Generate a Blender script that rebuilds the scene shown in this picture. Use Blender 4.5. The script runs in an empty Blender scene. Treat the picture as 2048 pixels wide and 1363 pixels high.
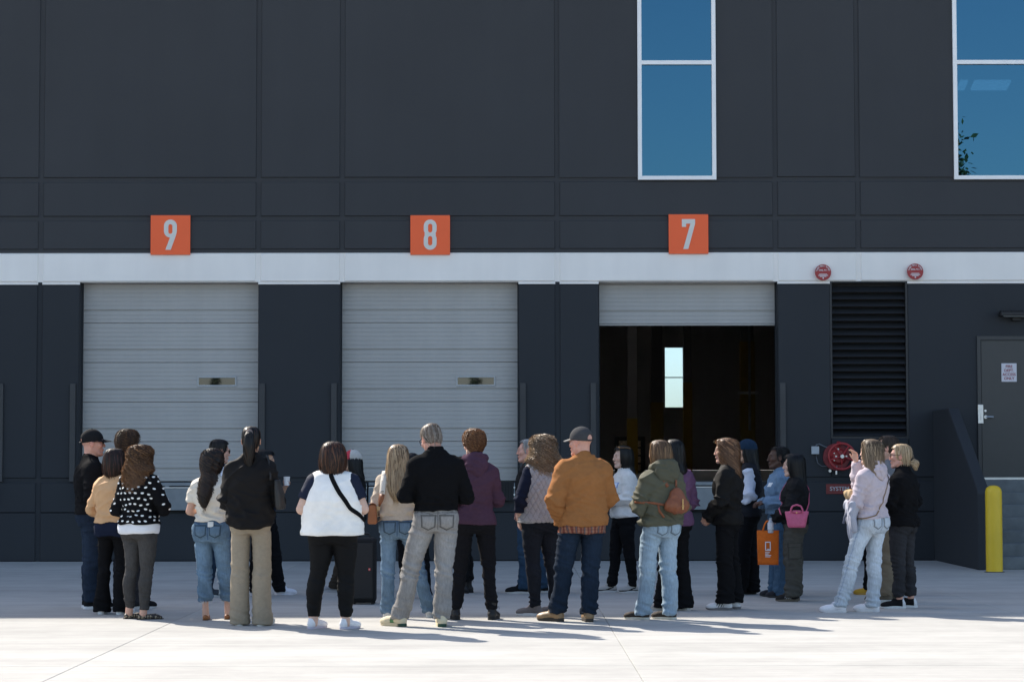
import bpy, bmesh, math, random
import numpy as np
from mathutils import Vector, Matrix
from mathutils.bvhtree import BVHTree

random.seed(11)
RNG = np.random.default_rng(5)
S = bpy.context.scene
C = S.collection

# ------------------------------------------------------------------ camera
cam_d = bpy.data.cameras.new('camera')
cam = bpy.data.objects.new('camera', cam_d); C.objects.link(cam)
cam_d.sensor_width = 36.0
cam_d.lens = 36.0 * 4500 / 2048
cam_d.clip_end = 3000
cam.location = (0, 0, 1.44)
PITCH = math.atan(250.5 / 4500)
cam.rotation_mode = 'XYZ'
cam.rotation_euler = (Matrix.Rotation(math.pi / 2 + PITCH, 3, 'X') @ Matrix.Rotation(math.radians(-0.075), 3, 'Z')).to_euler()
S.camera = cam

# ------------------------------------------------------------------ sky + sun
SUN_EL = math.radians(40.0)
SHX, SHY = 0.80, -0.885                      # ground shadow per metre of height
w = bpy.data.worlds.new('World'); S.world = w; w.use_nodes = True
nt = w.node_tree; nt.nodes.clear()
sky = nt.nodes.new('ShaderNodeTexSky'); sky.sky_type = 'NISHITA'; sky.sun_disc = False
sky.sun_elevation = SUN_EL
sky.sun_rotation = math.atan2(-SHX, -SHY)    # measured from +Y towards +X
sky.air_density = 1.0; sky.dust_density = 1.5; sky.ozone_density = 0.8
bg = nt.nodes.new('ShaderNodeBackground'); bg.inputs[1].default_value = 0.108
wo = nt.nodes.new('ShaderNodeOutputWorld')
nt.links.new(sky.outputs[0], bg.inputs[0]); nt.links.new(bg.outputs[0], wo.inputs[0])
sd = bpy.data.lights.new('sun', 'SUN'); sd.energy = 3.35; sd.angle = math.radians(0.53); sd.color = (1.0, 0.93, 0.83)
so = bpy.data.objects.new('sun', sd); C.objects.link(so)
so.rotation_euler = Vector((SHX, SHY, -1.0)).to_track_quat('-Z', 'Y').to_euler()
so.location = (-20, 60, 40)
S.view_settings.view_transform = 'Standard'; S.view_settings.look = 'None'
S.view_settings.exposure = 1.42; S.view_settings.gamma = 1.0
S.view_settings.use_curve_mapping = False
S.cycles.max_bounces = 8; S.cycles.diffuse_bounces = 4; S.cycles.transparent_max_bounces = 12
S.cycles.use_denoising = True

# ------------------------------------------------------------------ materials
def srgb(r, g, b):
    return tuple(((c / 255) / 12.92 if c / 255 <= 0.04045 else ((c / 255 + 0.055) / 1.055) ** 2.4) for c in (r, g, b))

def new_mat(name):
    m = bpy.data.materials.new(name); m.use_nodes = True
    t = m.node_tree
    return m, t, t.nodes['Principled BSDF']

def N(t, kind, **kw):
    n = t.nodes.new(kind)
    for k, v in kw.items():
        setattr(n, k, v)
    return n

def coords(t, scale=(1, 1, 1), rot=(0, 0, 0)):
    tc = N(t, 'ShaderNodeTexCoord'); mp = N(t, 'ShaderNodeMapping')
    mp.inputs['Scale'].default_value = scale; mp.inputs['Rotation'].default_value = rot
    t.links.new(tc.outputs['Object'], mp.inputs['Vector'])
    return mp.outputs['Vector']

def noise(t, vec, scale, detail=4, rough=0.55):
    n = N(t, 'ShaderNodeTexNoise'); n.inputs['Scale'].default_value = scale
    n.inputs['Detail'].default_value = detail; n.inputs['Roughness'].default_value = rough
    t.links.new(vec, n.inputs['Vector'])
    return n.outputs['Fac']

def ramp(t, fac, lo, hi, a=0.3, b=0.7):
    r = N(t, 'ShaderNodeMapRange'); r.inputs['From Min'].default_value = a; r.inputs['From Max'].default_value = b
    r.inputs['To Min'].default_value = lo; r.inputs['To Max'].default_value = hi
    t.links.new(fac, r.inputs['Value'])
    return r.outputs['Result']

def mul(t, a, b):
    m = N(t, 'ShaderNodeMath', operation='MULTIPLY')
    t.links.new(a, m.inputs[0])
    if hasattr(b, 'links'): t.links.new(b, m.inputs[1])
    else: m.inputs[1].default_value = b
    return m.outputs[0]

def tint(t, color_or_socket, fac):
    m = N(t, 'ShaderNodeMix', data_type='RGBA', blend_type='MULTIPLY'); m.inputs[0].default_value = 1.0
    if hasattr(color_or_socket, 'links'): t.links.new(color_or_socket, m.inputs[6])
    else: m.inputs[6].default_value = (*color_or_socket, 1)
    t.links.new(fac, m.inputs[7])
    return m.outputs[2]

def bump(t, bsdf, height, dist, strength=1.0):
    b = N(t, 'ShaderNodeBump'); b.inputs['Distance'].default_value = dist; b.inputs['Strength'].default_value = strength
    t.links.new(height, b.inputs['Height']); t.links.new(b.outputs[0], bsdf.inputs['Normal'])

_MATS = {}
def solid(name, color, rough=0.6, metal=0.0, var=0.12, scale=6.0, bumpd=0.0, bscale=80.0, spec=0.5, stretch=(1, 1, 1)):
    if name in _MATS: return _MATS[name]
    m, t, b = new_mat(name)
    v = coords(t, stretch)
    f = ramp(t, noise(t, v, scale, 6), 1 - var, 1 + var)
    t.links.new(tint(t, color, f), b.inputs['Base Color'])
    b.inputs['Roughness'].default_value = rough; b.inputs['Metallic'].default_value = metal
    b.inputs['Specular IOR Level'].default_value = spec
    if bumpd: bump(t, b, noise(t, v, bscale, 3), bumpd)
    _MATS[name] = m
    return m

def attr_mat(name, rough=0.9, spec=0.25, sheen=0.0, bumpd=0.0004, bscale=(600, 600, 600), var=0.12, vscale=60, transl=0.0, stretch=(1, 1, 1), sss=0.0):
    """a material that takes its base colour from the mesh's own 'col' attribute (dye, hair or skin colour)"""
    if name in _MATS: return _MATS[name]
    m, t, b = new_mat(name)
    a = N(t, 'ShaderNodeAttribute', attribute_name='col')
    v = coords(t, stretch)
    f = ramp(t, noise(t, v, vscale, 5, 0.65), 1 - var, 1 + var, 0.25, 0.75)
    colr = tint(t, a.outputs['Color'], f)
    t.links.new(colr, b.inputs['Base Color'])
    b.inputs['Roughness'].default_value = rough; b.inputs['Specular IOR Level'].default_value = spec
    if sheen:
        b.inputs['Sheen Weight'].default_value = sheen; b.inputs['Sheen Roughness'].default_value = 0.5
    if sss:
        b.inputs['Subsurface Weight'].default_value = sss; b.inputs['Subsurface Radius'].default_value = (1.0, 0.35, 0.2)
        b.inputs['Subsurface Scale'].default_value = 0.012
    if bumpd: bump(t, b, noise(t, coords(t, bscale), 1.0, 2), bumpd * 0.22)
    if transl:
        tr = N(t, 'ShaderNodeBsdfTranslucent'); t.links.new(colr, tr.inputs['Color'])
        mx = N(t, 'ShaderNodeMixShader'); mx.inputs[0].default_value = transl
        out = t.nodes['Material Output']
        t.links.new(b.outputs[0], mx.inputs[1]); t.links.new(tr.outputs[0], mx.inputs[2]); t.links.new(mx.outputs[0], out.inputs['Surface'])
    _MATS[name] = m
    return m

def fab(kind):
    if kind == 'denim': return attr_mat('denim', 0.92, 0.08, 0.0, 0.0005, (500, 500, 300), 0.22, 45, stretch=(1.6, 1.6, 0.45))
    if kind == 'knit': return attr_mat('knit', 0.95, 0.06, 0.0, 0.0011, (220, 220, 260), 0.10, 40)
    if kind == 'smooth': return attr_mat('smooth_fabric', 0.75, 0.14, 0.0, 0.0003, (300, 300, 300), 0.06, 15)
    if kind == 'leather': return attr_mat('leather', 0.5, 0.4, 0, 0.0004, (350, 350, 350), 0.12, 25)
    if kind == 'skin': return attr_mat('skin', 0.55, 0.35, 0, 0.0003, (250, 250, 250), 0.05, 40, sss=0.12)
    if kind == 'hair': return attr_mat('hair', 0.42, 0.45, 0, 0, var=0.18, vscale=60, transl=0.35)
    if kind == 'hairmass': return attr_mat('hair_mass', 0.6, 0.3, 0, 0.002, (120, 120, 14), 0.3, 40, stretch=(2, 2, 0.15))
    if kind == 'rubber': return attr_mat('rubber', 0.7, 0.3, 0, 0.0005, (200, 200, 200), 0.10, 30)
    return attr_mat('woven_fabric', 0.9, 0.08, 0.0, 0.0005, (420, 420, 420), 0.10, 30)

# ------------------------------------------------------------------ mesh helpers
def link(o, parent=None, label=None, cat=None, group=None, kind=None):
    C.objects.link(o)
    if parent is not None: o.parent = parent
    if label: o['label'] = label
    if cat: o['category'] = cat
    if group: o['group'] = group
    if kind: o['kind'] = kind
    return o

def empty(name, loc, label, cat, group=None, rz=0):
    o = bpy.data.objects.new(name, None); o.location = loc; o.rotation_euler = (0, 0, rz); o.empty_display_size = 0.2
    return link(o, None, label, cat, group)

def raw_mesh(name, V, F, mat, col=None, smooth=True):
    V = np.asarray(V, np.float32); F = np.asarray(F, np.int32)
    me = bpy.data.meshes.new(name)
    nf, k = F.shape
    me.vertices.add(len(V)); me.vertices.foreach_set('co', V.ravel())
    me.loops.add(nf * k); me.loops.foreach_set('vertex_index', F.ravel())
    me.polygons.add(nf); me.polygons.foreach_set('loop_start', np.arange(0, nf * k, k, dtype=np.int32))
    me.polygons.foreach_set('use_smooth', np.full(nf, smooth))
    if col is not None:
        col = np.asarray(col, np.float32)
        if col.ndim == 1: col = np.tile(col, (len(V), 1))
        a = me.attributes.new('col', 'FLOAT_COLOR', 'POINT')
        c4 = np.ones((len(V), 4), np.float32); c4[:, :3] = col
        a.data.foreach_set('color', c4.ravel())
    me.update(calc_edges=True); me.validate()
    me.materials.append(mat)
    return me

class MB:
    """collects boxes, prisms and tubes into one mesh"""
    def __init__(self): self.bm = bmesh.new()
    def box(self, x0, x1, y0, y1, z0, z1, bev=0.0, seg=1):
        r = bmesh.ops.create_cube(self.bm, size=1.0)
        vs = r['verts']
        bmesh.ops.scale(self.bm, vec=(x1 - x0, y1 - y0, z1 - z0), verts=vs)
        bmesh.ops.translate(self.bm, vec=((x0 + x1) / 2, (y0 + y1) / 2, (z0 + z1) / 2), verts=vs)
        if bev:
            es = list({e for v in vs for e in v.link_edges})
            bmesh.ops.bevel(self.bm, geom=es, offset=bev, segments=seg, affect='EDGES', profile=0.5)
        return self
    def prism(self, pts, axis, a, b):
        """pts in the plane across axis, pushed from a to b along it"""
        def mk(p, q):
            return {'x': (q, p[0], p[1]), 'y': (p[0], q, p[1]), 'z': (p[0], p[1], q)}[axis]
        A = [self.bm.verts.new(mk(p, a)) for p in pts]; B = [self.bm.verts.new(mk(p, b)) for p in pts]
        n = len(pts)
        self.bm.faces.new(A); self.bm.faces.new(B[::-1])
        for i in range(n): self.bm.faces.new([A[i], B[i], B[(i + 1) % n], A[(i + 1) % n]])
        return self
    def cyl(self, p, q, r, r2=None, seg=20):
        p = Vector(p); q = Vector(q); d = q - p
        m = Matrix.Translation((p + q) / 2) @ d.to_track_quat('Z', 'Y').to_matrix().to_4x4()
        bmesh.ops.create_cone(self.bm, cap_ends=True, segments=seg, radius1=r, radius2=r if r2 is None else r2, depth=d.length, matrix=m)
        return self
    def torus(self, c, R, r, normal=(0, -1, 0), seg=40, sub=10):
        q = Vector(normal).to_track_quat('Z', 'Y').to_matrix(); c = Vector(c)
        rows = []
        for i in range(seg):
            a = 2 * math.pi * i / seg
            rows.append([self.bm.verts.new(c + q @ Vector(((R + r * math.cos(b)) * math.cos(a), (R + r * math.cos(b)) * math.sin(a), r * math.sin(b)))) for b in [2 * math.pi * j / sub for j in range(sub)]])
        for i in range(seg):
            for j in range(sub):
                self.bm.faces.new([rows[i][j], rows[(i + 1) % seg][j], rows[(i + 1) % seg][(j + 1) % sub], rows[i][(j + 1) % sub]])
        return self
    def tube(self, pts, r, seg=8):
        P = [Vector(p) for p in pts]; rows = []
        for i, p in enumerate(P):
            d = (P[min(i + 1, len(P) - 1)] - P[max(i - 1, 0)]).normalized()
            q = d.to_track_quat('Z', 'Y').to_matrix()
            rows.append([self.bm.verts.new(p + q @ Vector((r * math.cos(a), r * math.sin(a), 0))) for a in [2 * math.pi * j / seg for j in range(seg)]])
        for i in range(len(P) - 1):
            for j in range(seg):
                self.bm.faces.new([rows[i][j], rows[i][(j + 1) % seg], rows[i + 1][(j + 1) % seg], rows[i + 1][j]])
        self.bm.faces.new(rows[0][::-1]); self.bm.faces.new(rows[-1])
        return self
    def mesh(self, name, mat, smooth=False):
        bmesh.ops.recalc_face_normals(self.bm, faces=self.bm.faces[:])
        me = bpy.data.meshes.new(name); self.bm.to_mesh(me); self.bm.free()
        me.materials.append(mat)
        if smooth:
            for p in me.polygons: p.use_smooth = True
            me.set_sharp_from_angle(angle=math.radians(40))
        return me
    def obj(self, name, mat, parent=None, smooth=False, **kw):
        return link(bpy.data.objects.new(name, self.mesh(name, mat, smooth)), parent, **kw)

def flat_shape(name, loops, mat, parent, loc, depth=0.004, rot=(math.pi / 2, 0, 0)):
    cu = bpy.data.curves.new(name, 'CURVE'); cu.dimensions = '2D'; cu.fill_mode = 'BOTH'; cu.extrude = depth
    for L in loops:
        sp = cu.splines.new('POLY'); sp.points.add(len(L) - 1); sp.use_cyclic_u = True
        for i, p in enumerate(L): sp.points[i].co = (p[0], p[1], 0, 1)
    o = bpy.data.objects.new(name, cu); C.objects.link(o)
    dg = bpy.context.evaluated_depsgraph_get()
    me = bpy.data.meshes.new_from_object(o.evaluated_get(dg)); bpy.data.objects.remove(o)
    me.materials.clear(); me.materials.append(mat)
    o = bpy.data.objects.new(name, me); o.location = loc; o.rotation_euler = rot
    return link(o, parent)

def text_mesh(body, size, align='CENTER', space=1.0, width=1.0):
    cu = bpy.data.curves.new('lettering', 'FONT'); cu.body = body; cu.size = size; cu.align_x = align; cu.align_y = 'CENTER'
    cu.extrude = 0.0008; cu.space_line = space; cu.offset = size * 0.018
    o = bpy.data.objects.new('lettering', cu); C.objects.link(o); o.scale = (width, 1, 1)
    dg = bpy.context.evaluated_depsgraph_get()
    me = bpy.data.meshes.new_from_object(o.evaluated_get(dg)); bpy.data.objects.remove(o)
    me.transform(Matrix.Diagonal((width, 1, 1, 1)))
    return me

def text(body, size, mat, parent, loc, rot=(math.pi / 2, 0, 0), name='lettering', **kw):
    me = text_mesh(body, size, **kw); me.materials.clear(); me.materials.append(mat)
    o = bpy.data.objects.new(name, me); o.location = loc; o.rotation_euler = rot
    return link(o, parent)

# ================================================================== THE SETTING
YW = 34.5                       # the front face of the warehouse wall
BH = 14.6                       # its height

def concrete():
    m, t, b = new_mat('broomed_concrete')
    oi = N(t, 'ShaderNodeObjectInfo')
    tc = N(t, 'ShaderNodeTexCoord'); geo = N(t, 'ShaderNodeNewGeometry')
    def mp(scale):
        n = N(t, 'ShaderNodeMapping'); n.inputs['Scale'].default_value = scale
        t.links.new(geo.outputs['Position'], n.inputs['Vector']); return n.outputs['Vector']
    broad = ramp(t, noise(t, mp((0.10, 0.9, 1)), 1.0, 5, 0.6), 0.88, 1.10)
    streak = ramp(t, noise(t, mp((0.35, 7.0, 1)), 1.0, 5, 0.65), 0.92, 1.06)
    fine = ramp(t, noise(t, mp((5, 60, 1)), 1.0, 3, 0.6), 0.93, 1.06)
    spots = ramp(t, noise(t, mp((1.2, 1.2, 1)), 1.0, 6, 0.7), 0.90, 1.05, 0.35, 0.6)
    per = ramp(t, oi.outputs['Random'], 0.93, 1.06, 0, 1)
    f = mul(t, mul(t, mul(t, mul(t, broad, streak), fine), spots), per)
    a = N(t, 'ShaderNodeAttribute', attribute_name='tone', attribute_type='OBJECT')
    f = mul(t, f, a.outputs['Fac'])
    t.links.new(tint(t, (0.366, 0.358, 0.336), f), b.inputs['Base Color'])
    b.inputs['Roughness'].default_value = 0.85; b.inputs['Specular IOR Level'].default_value = 0.3
    bump(t, b, noise(t, mp((6, 150, 1)), 1.0, 3), 0.0008, 0.6)
    return m
CONC = concrete()
JOINT = solid('joint_filler', (0.10, 0.097, 0.09), 0.95, var=0.3, scale=3)

g = MB().box(-600, 600, -600, 600, -0.6, -0.03).obj('ground', JOINT, kind='structure')
yard = MB(); 
pave = bpy.data.objects.new('concrete_pavement', None); link(pave, kind='structure')
xs = [-27.4 + 4.04 * i for i in range(14)]
ys = [-4.6, 2.4, 9.4, 16.4, 23.4, 30.4, 34.46]
for i in range(len(xs) - 1):
    for j in range(len(ys) - 1):
        gap = 0.0022
        o = MB().box(xs[i] + gap, xs[i + 1] - gap, ys[j] + gap, ys[j + 1] - gap, -0.029, 0.0, 0.0025).obj('concrete_slab', CONC, pave)
        o['tone'] = 1.09 if ys[j + 1] <= 16.5 else 1.0
# outer yard around the slabs (beyond the frame), one sheet with a hole where the slabs lie
X0, X1, Y0, Y1 = xs[0], xs[-1], ys[0], 34.0
for i, q in enumerate([(-300, X0 - .01, -300, 160), (X1 + .01, 300, -300, 160), (X0 - .01, X1 + .01, -300, Y0 - .01)]):
    o = MB().box(q[0], q[1], q[2], q[3], -0.028, 0.0).obj('concrete_yard', CONC, pave); o['tone'] = 1.0

# ---- wall paints
def paint(name, color, rough=0.75):
    m, t, b = new_mat(name)
    v = coords(t)
    f = mul(t, ramp(t, noise(t, v, 0.5, 5, 0.6), 0.94, 1.05), ramp(t, noise(t, coords(t, (1.2, 1, 0.12)), 2.0, 4, 0.6), 0.965, 1.03))
    t.links.new(tint(t, color, f), b.inputs['Base Color'])
    b.inputs['Roughness'].default_value = rough; b.inputs['Specular IOR Level'].default_value = 0.3
    h = noise(t, v, 130, 3, 0.6)
    bump(t, b, h, 0.0012, 0.7)
    return m
DARK = paint('charcoal_wall_paint', (0.046, 0.047, 0.050))
LOW = paint('slate_wall_paint', (0.0285, 0.0315, 0.036))
WHITE = paint('white_wall_paint', (0.88, 0.83, 0.77), 0.65)
INNER = paint('interior_paint', (0.72, 0.71, 0.69))
FRAME_W = solid('white_aluminium', (0.88, 0.86, 0.83), 0.45, 0.0, 0.04, 3)

bld = empty('warehouse_building', (0, YW, 0), 'charcoal tilt-up concrete warehouse with white band above its loading docks', 'warehouse')
def B():                       # coordinates of the building's children: x along the wall, y into it, z up
    return MB()

GV = [-7.255, -3.904, -2.613, 0.70, 4.059, 5.335]       # upright reveals
GX = [-36.0, -20.0, -11.2, -7.255, -3.904, -2.613, 0.70, 4.059, 5.335, 8.55, 12.5, 24.0, 36.0]
HW = 0.034
D0 = 0.022                                             # depth of a reveal
WIN = [(1.945, 3.152), (6.818, 8.025)]
WZ0, WZ1 = 5.842, 11.4
# backing wall, set behind the panels (openings left free)
def backing(x0, x1, z0, z1, m):
    B().box(x0, x1, D0, 0.30, z0, z1).obj('wall_core', m, bld)
DOORS = [(-10.65, -7.91), (-6.645, -3.900), (-2.642, 0.100), (1.335, 4.082)]
DZ0, DZ1 = 1.203, 4.274
segs = [-36.0] + [v for d in DOORS for v in d] + [4.889, 6.081, 36.0]
for i in range(0, len(segs) - 1, 2):
    backing(segs[i], segs[i + 1], 0, DZ1, LOW)
for a, b_ in DOORS: backing(a, b_, 0, DZ0 - 0.03, LOW)
backing(4.889, 6.081, 0, 1.861, LOW); 
backing(-36, 36, DZ1, 4.721, WHITE)
backing(-36, 36, 4.721, WZ0, DARK)
wx = [-36.0, 1.945, 3.152, 6.818, 8.025, 36.0]
for i in range(0, 6, 2): backing(wx[i], wx[i + 1], WZ0, WZ1, DARK)
backing(-36, 36, WZ1, BH, DARK)
# panels between the reveals
def panel(rects, m, y0=0.0):
    mb = B()
    for (x0, x1, z0, z1) in rects:
        # chamfered front edges
        c = 0.012
        vs = [(x0, D0, z0), (x1, D0, z0), (x1, D0, z1), (x0, D0, z1), (x0 + c, y0, z0 + c), (x1 - c, y0, z0 + c), (x1 - c, y0, z1 - c), (x0 + c, y0, z1 - c)]
        if len(rects) > 1:
            vs = [(x0, D0, z0), (x1, D0, z0), (x1, D0, z1), (x0, D0, z1), (x0, y0, z0), (x1, y0, z0), (x1, y0, z1), (x0, y0, z1)]
        V = [mb.bm.verts.new(v) for v in vs]
        for f in [(4, 5, 6, 7), (0, 1, 5, 4), (1, 2, 6, 5), (2, 3, 7, 6), (3, 0, 4, 7)]: mb.bm.faces.new([V[k] for k in f])
    return mb.obj('wall_panel', m, bld)
ROWS = [(4.279, 4.716, WHITE), (4.778, 5.222, DARK), (5.286, 5.820, DARK), (5.884, BH, DARK)]
for i in range(len(GX) - 1):
    a, b_ = GX[i] + HW, GX[i + 1] - HW
    for r, (z0, z1, m) in enumerate(ROWS):
        if r == 3:
            ws = [q for q in WIN if q[0] > a and q[1] < b_]
            if ws:
                q = ws[0]
                panel([(a, q[0] - .004, z0, z1), (q[1] + .004, b_, z0, z1), (q[0] - .004, q[1] + .004, WZ1 + .004, z1)], m); continue
        if r == 2 and [q for q in WIN if q[0] > a and q[1] < b_]:
            q = [q for q in WIN if q[0] > a and q[1] < b_][0]
        panel([(a, b_, z0, z1)], m)
# lower piers: white cap strip, upper part, horizontal reveal at dock height, plinth part
PIERS = [(-36.0, -10.65), (-7.91, -6.645), (-3.900, -2.642), (0.100, 1.335), (4.082, 4.889), (6.081, 36.0)]
def split(x0, x1):
    cuts = [x0] + [v for v in (-7.255, 0.70) if x0 < v < x1] + [x1]
    out = []
    for k in range(len(cuts) - 1):
        out.append((cuts[k] + (HW if cuts[k] in (-7.255, 0.70) else 0.0), cuts[k + 1] - (HW if cuts[k + 1] in (-7.255, 0.70) else 0.0)))
    return out
for x0, x1 in PIERS:
    for a, b_ in split(x0, x1):
        B().box(a, b_, -0.006, D0, 4.236, 4.270, 0.0015).obj('pier_cap', WHITE, bld)
        panel([(a, b_, 1.268, 4.232)], LOW)
plinth = [(-36, -11.2), (-11.2, -7.255), (-7.255, 0.70), (0.70, 5.335), (5.335, 36)]
for a, b_ in plinth:
    panel([(a + HW, b_ - HW, 0.0, 0.742)], LOW)
for x0, x1 in [(-36, -10.2), (-8.35, -6.2), (-4.34, -2.20), (-0.34, 1.775), (3.635, 36)]:
    for a, b_ in split(x0, x1):
        panel([(a, b_, 0.742, 1.205)], LOW)
panel([(4.889 + .0, 6.081, 1.268, 1.858)], LOW)
B().box(5.335 - 0.012, 5.335 + 0.012, -0.004, 0.0, 1.268, 1.858).obj('wall_joint', solid('sealant', (0.018, 0.02, 0.024), 0.8), bld)
# roof, far walls, floor: the hall behind the open door
m_, t_, p_ = new_mat('added_skylight_panel'); t_.nodes.remove(p_)  # translucent sheet for the added roof strips
tl_ = N(t_, 'ShaderNodeBsdfTranslucent'); tl_.inputs[0].default_value = (.75, .75, .75, 1); t_.links.new(tl_.outputs[0], t_.nodes['Material Output'].inputs[0])
ry_ = [0.31, 22, 23, 46, 47, 70, 71, 112]
for k_ in range(0, 8, 2): B().box(-36, 36, ry_[k_], ry_[k_ + 1], BH - 0.5, BH - 0.15).obj('roof', INNER, bld)
for k_ in range(1, 7, 2):
    B().box(-36, -12, ry_[k_], ry_[k_ + 1], BH - 0.5, BH - 0.15).obj('roof', INNER, bld); B().box(18, 36, ry_[k_], ry_[k_ + 1], BH - 0.5, BH - 0.15).obj('roof', INNER, bld)
    B().box(-12, 18, ry_[k_], ry_[k_ + 1], BH - 0.3, BH - 0.28).obj('added_skylight', m_, bld)  # unseen translucent roof strips, added to brighten the dark hall
B().box(-36, -35.7, 0.31, 112, -0.2, BH - 0.5).obj('side_wall', DARK, bld)
B().box(35.7, 36, 0.31, 112, -0.2, BH - 0.5).obj('side_wall', DARK, bld)
B().box(-35.7, 35.7, 0.31, 111.5, 0.6, DZ0 - 0.008).obj('hall_floor', solid('hall_floor', (0.42, 0.40, 0.37), 0.4, var=0.2, scale=1), bld)
# back wall with its narrow window opening
YB = 100.0
bwx0, bwx1, bwz0, bwz1 = 9.15, 10.23, 4.95, 8.52
DIM = paint('hall_wall_paint', (0.60, 0.58, 0.55))
for q in [(-35.7, bwx0, DZ0, BH - .5), (bwx1, 35.7, DZ0, BH - .5), (bwx0, bwx1, DZ0, bwz0), (bwx0, bwx1, bwz1, BH - .5)]:
    B().box(q[0], q[1], YB, YB + 0.3, q[2], q[3]).obj('back_wall', DIM, bld)
hw = B().box(bwx0, bwx1, YB + .1, YB + .16, (bwz0 + bwz1) / 2 - .03, (bwz0 + bwz1) / 2 + .03).obj('hall_window', solid('dark_mullion', (0.05, 0.055, 0.06), .5), bld)
def clear_glass():
    m, t, b = new_mat('clear_glass')
    tr = N(t, 'ShaderNodeBsdfTransparent'); tr.inputs[0].default_value = (0.64, 0.77, 0.90, 1)
    gl = N(t, 'ShaderNodeBsdfGlossy'); gl.inputs['Roughness'].default_value = 0.02
    mx = N(t, 'ShaderNodeMixShader'); mx.inputs[0].default_value = 0.08
    t.links.new(tr.outputs[0], mx.inputs[1]); t.links.new(gl.outputs[0], mx.inputs[2]); t.links.new(mx.outputs[0], t.nodes['Material Output'].inputs[0])
    return m
CLEAR = clear_glass()
for z0, z1 in [(bwz0, (bwz0 + bwz1) / 2 - .03), ((bwz0 + bwz1) / 2 + .03, bwz1)]:
    B().box(bwx0, bwx1, YB + .12, YB + .13, z0, z1).obj('pane', CLEAR, hw)
# columns of the hall: pale above, yellow guard below
YEL = solid('safety_yellow', (0.30, 0.19, 0.012), 0.5, var=0.08); COLM = paint('column_paint', (0.22, 0.21, 0.20))
for (x, y, g0) in [(5.07, 14.0, 4.12), (3.44, 30.0, 2.8), (6.12, 44.0, 4.35), (3.51, 20.0, 2.98)]:
    c = B().box(x - .13, x + .13, y - .13, y + .13, DZ0, BH - .5).obj('column', COLM, bld)
    B().box(x - .15, x + .15, y - .15, y + .15, DZ0, g0).obj('column_guard', YEL, c)
B().box(4.85, 5.29, 13.78, 13.84, 2.98, 3.04).obj('bracket', INNER, bld)
B().cyl((5.10, 13.8, 2.2), (5.10, 13.8, 5.2), 0.03, seg=8).obj('pipe', solid('galvanised', (0.45, 0.46, 0.47), 0.4, 0.7), bld)
# wire-glass doors deep in the hall
gd = B().box(3.40, 4.40, 40.0, 40.1, DZ0, 2.42).obj('hall_door', solid('dark_mullion', (0.05, 0.055, 0.06)), bld)
PANE = solid('ribbed_glass', (0.62, 0.52, 0.36), 0.3, var=0.6, scale=22)
for (a, b_) in [(3.53, 3.89), (4.07, 4.25)]:
    for k in range(4):
        B().box(a, b_, 39.97, 39.995, 1.30 + k * .26, 1.50 + k * .26).obj('pane', PANE, gd)

# ---- blue reflecting windows
def blue_glass():
    m, t, b = new_mat('blue_reflective_glass')
    gl = N(t, 'ShaderNodeBsdfGlossy'); gl.inputs['Color'].default_value = (0.050, 0.135, 0.205, 1); gl.inputs['Roughness'].default_value = 0.0
    tr = N(t, 'ShaderNodeBsdfTransparent'); tr.inputs[0].default_value = (0.25, 0.42, 0.55, 1)
    mx = N(t, 'ShaderNodeMixShader'); mx.inputs[0].default_value = 0.80
    v = coords(t)
    bp = N(t, 'ShaderNodeBump'); bp.inputs['Distance'].default_value = 0.02; bp.inputs['Strength'].default_value = 0.05
    t.links.new(noise(t, v, 0.8, 2), bp.inputs['Height']); t.links.new(bp.outputs[0], gl.inputs['Normal'])
    t.links.new(tr.outputs[0], mx.inputs[1]); t.links.new(gl.outputs[0], mx.inputs[2]); t.links.new(mx.outputs[0], t.nodes['Material Output'].inputs[0])
    return m
BLUE = blue_glass()
for wi, (x0, x1) in enumerate(WIN):
    f = B()
    fw = 0.062
    zb = [WZ0, 7.631 - .0, 7.693, 9.45, 9.512, WZ1]
    f.box(x0, x0 + fw, -0.035, 0.12, WZ0, WZ1).box(x1 - fw, x1, -0.035, 0.12, WZ0, WZ1)
    f.box(x0 + fw, x1 - fw, -0.034, 0.12, WZ0, WZ0 + fw * .95).box(x0 + fw, x1 - fw, -0.034, 0.12, WZ1 - fw, WZ1)
    f.box(x0 + fw, x1 - fw, -0.030, 0.12, zb[1], zb[2]).box(x0 + fw, x1 - fw, -0.030, 0.12, zb[3], zb[4])
    wo_ = f.obj('window', FRAME_W, bld)
    wo_['label'] = ['tall white framed window of blue glass above the open dock door', 'tall white framed window of blue glass above the fire department door'][wi]
    for z0, z1 in [(WZ0 + fw * .95, zb[1]), (zb[2], zb[3]), (zb[4], WZ1 - fw)]:
        B().box(x0 + fw, x1 - fw, 0.02, 0.034, z0, z1).obj('pane', BLUE, wo_)
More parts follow.
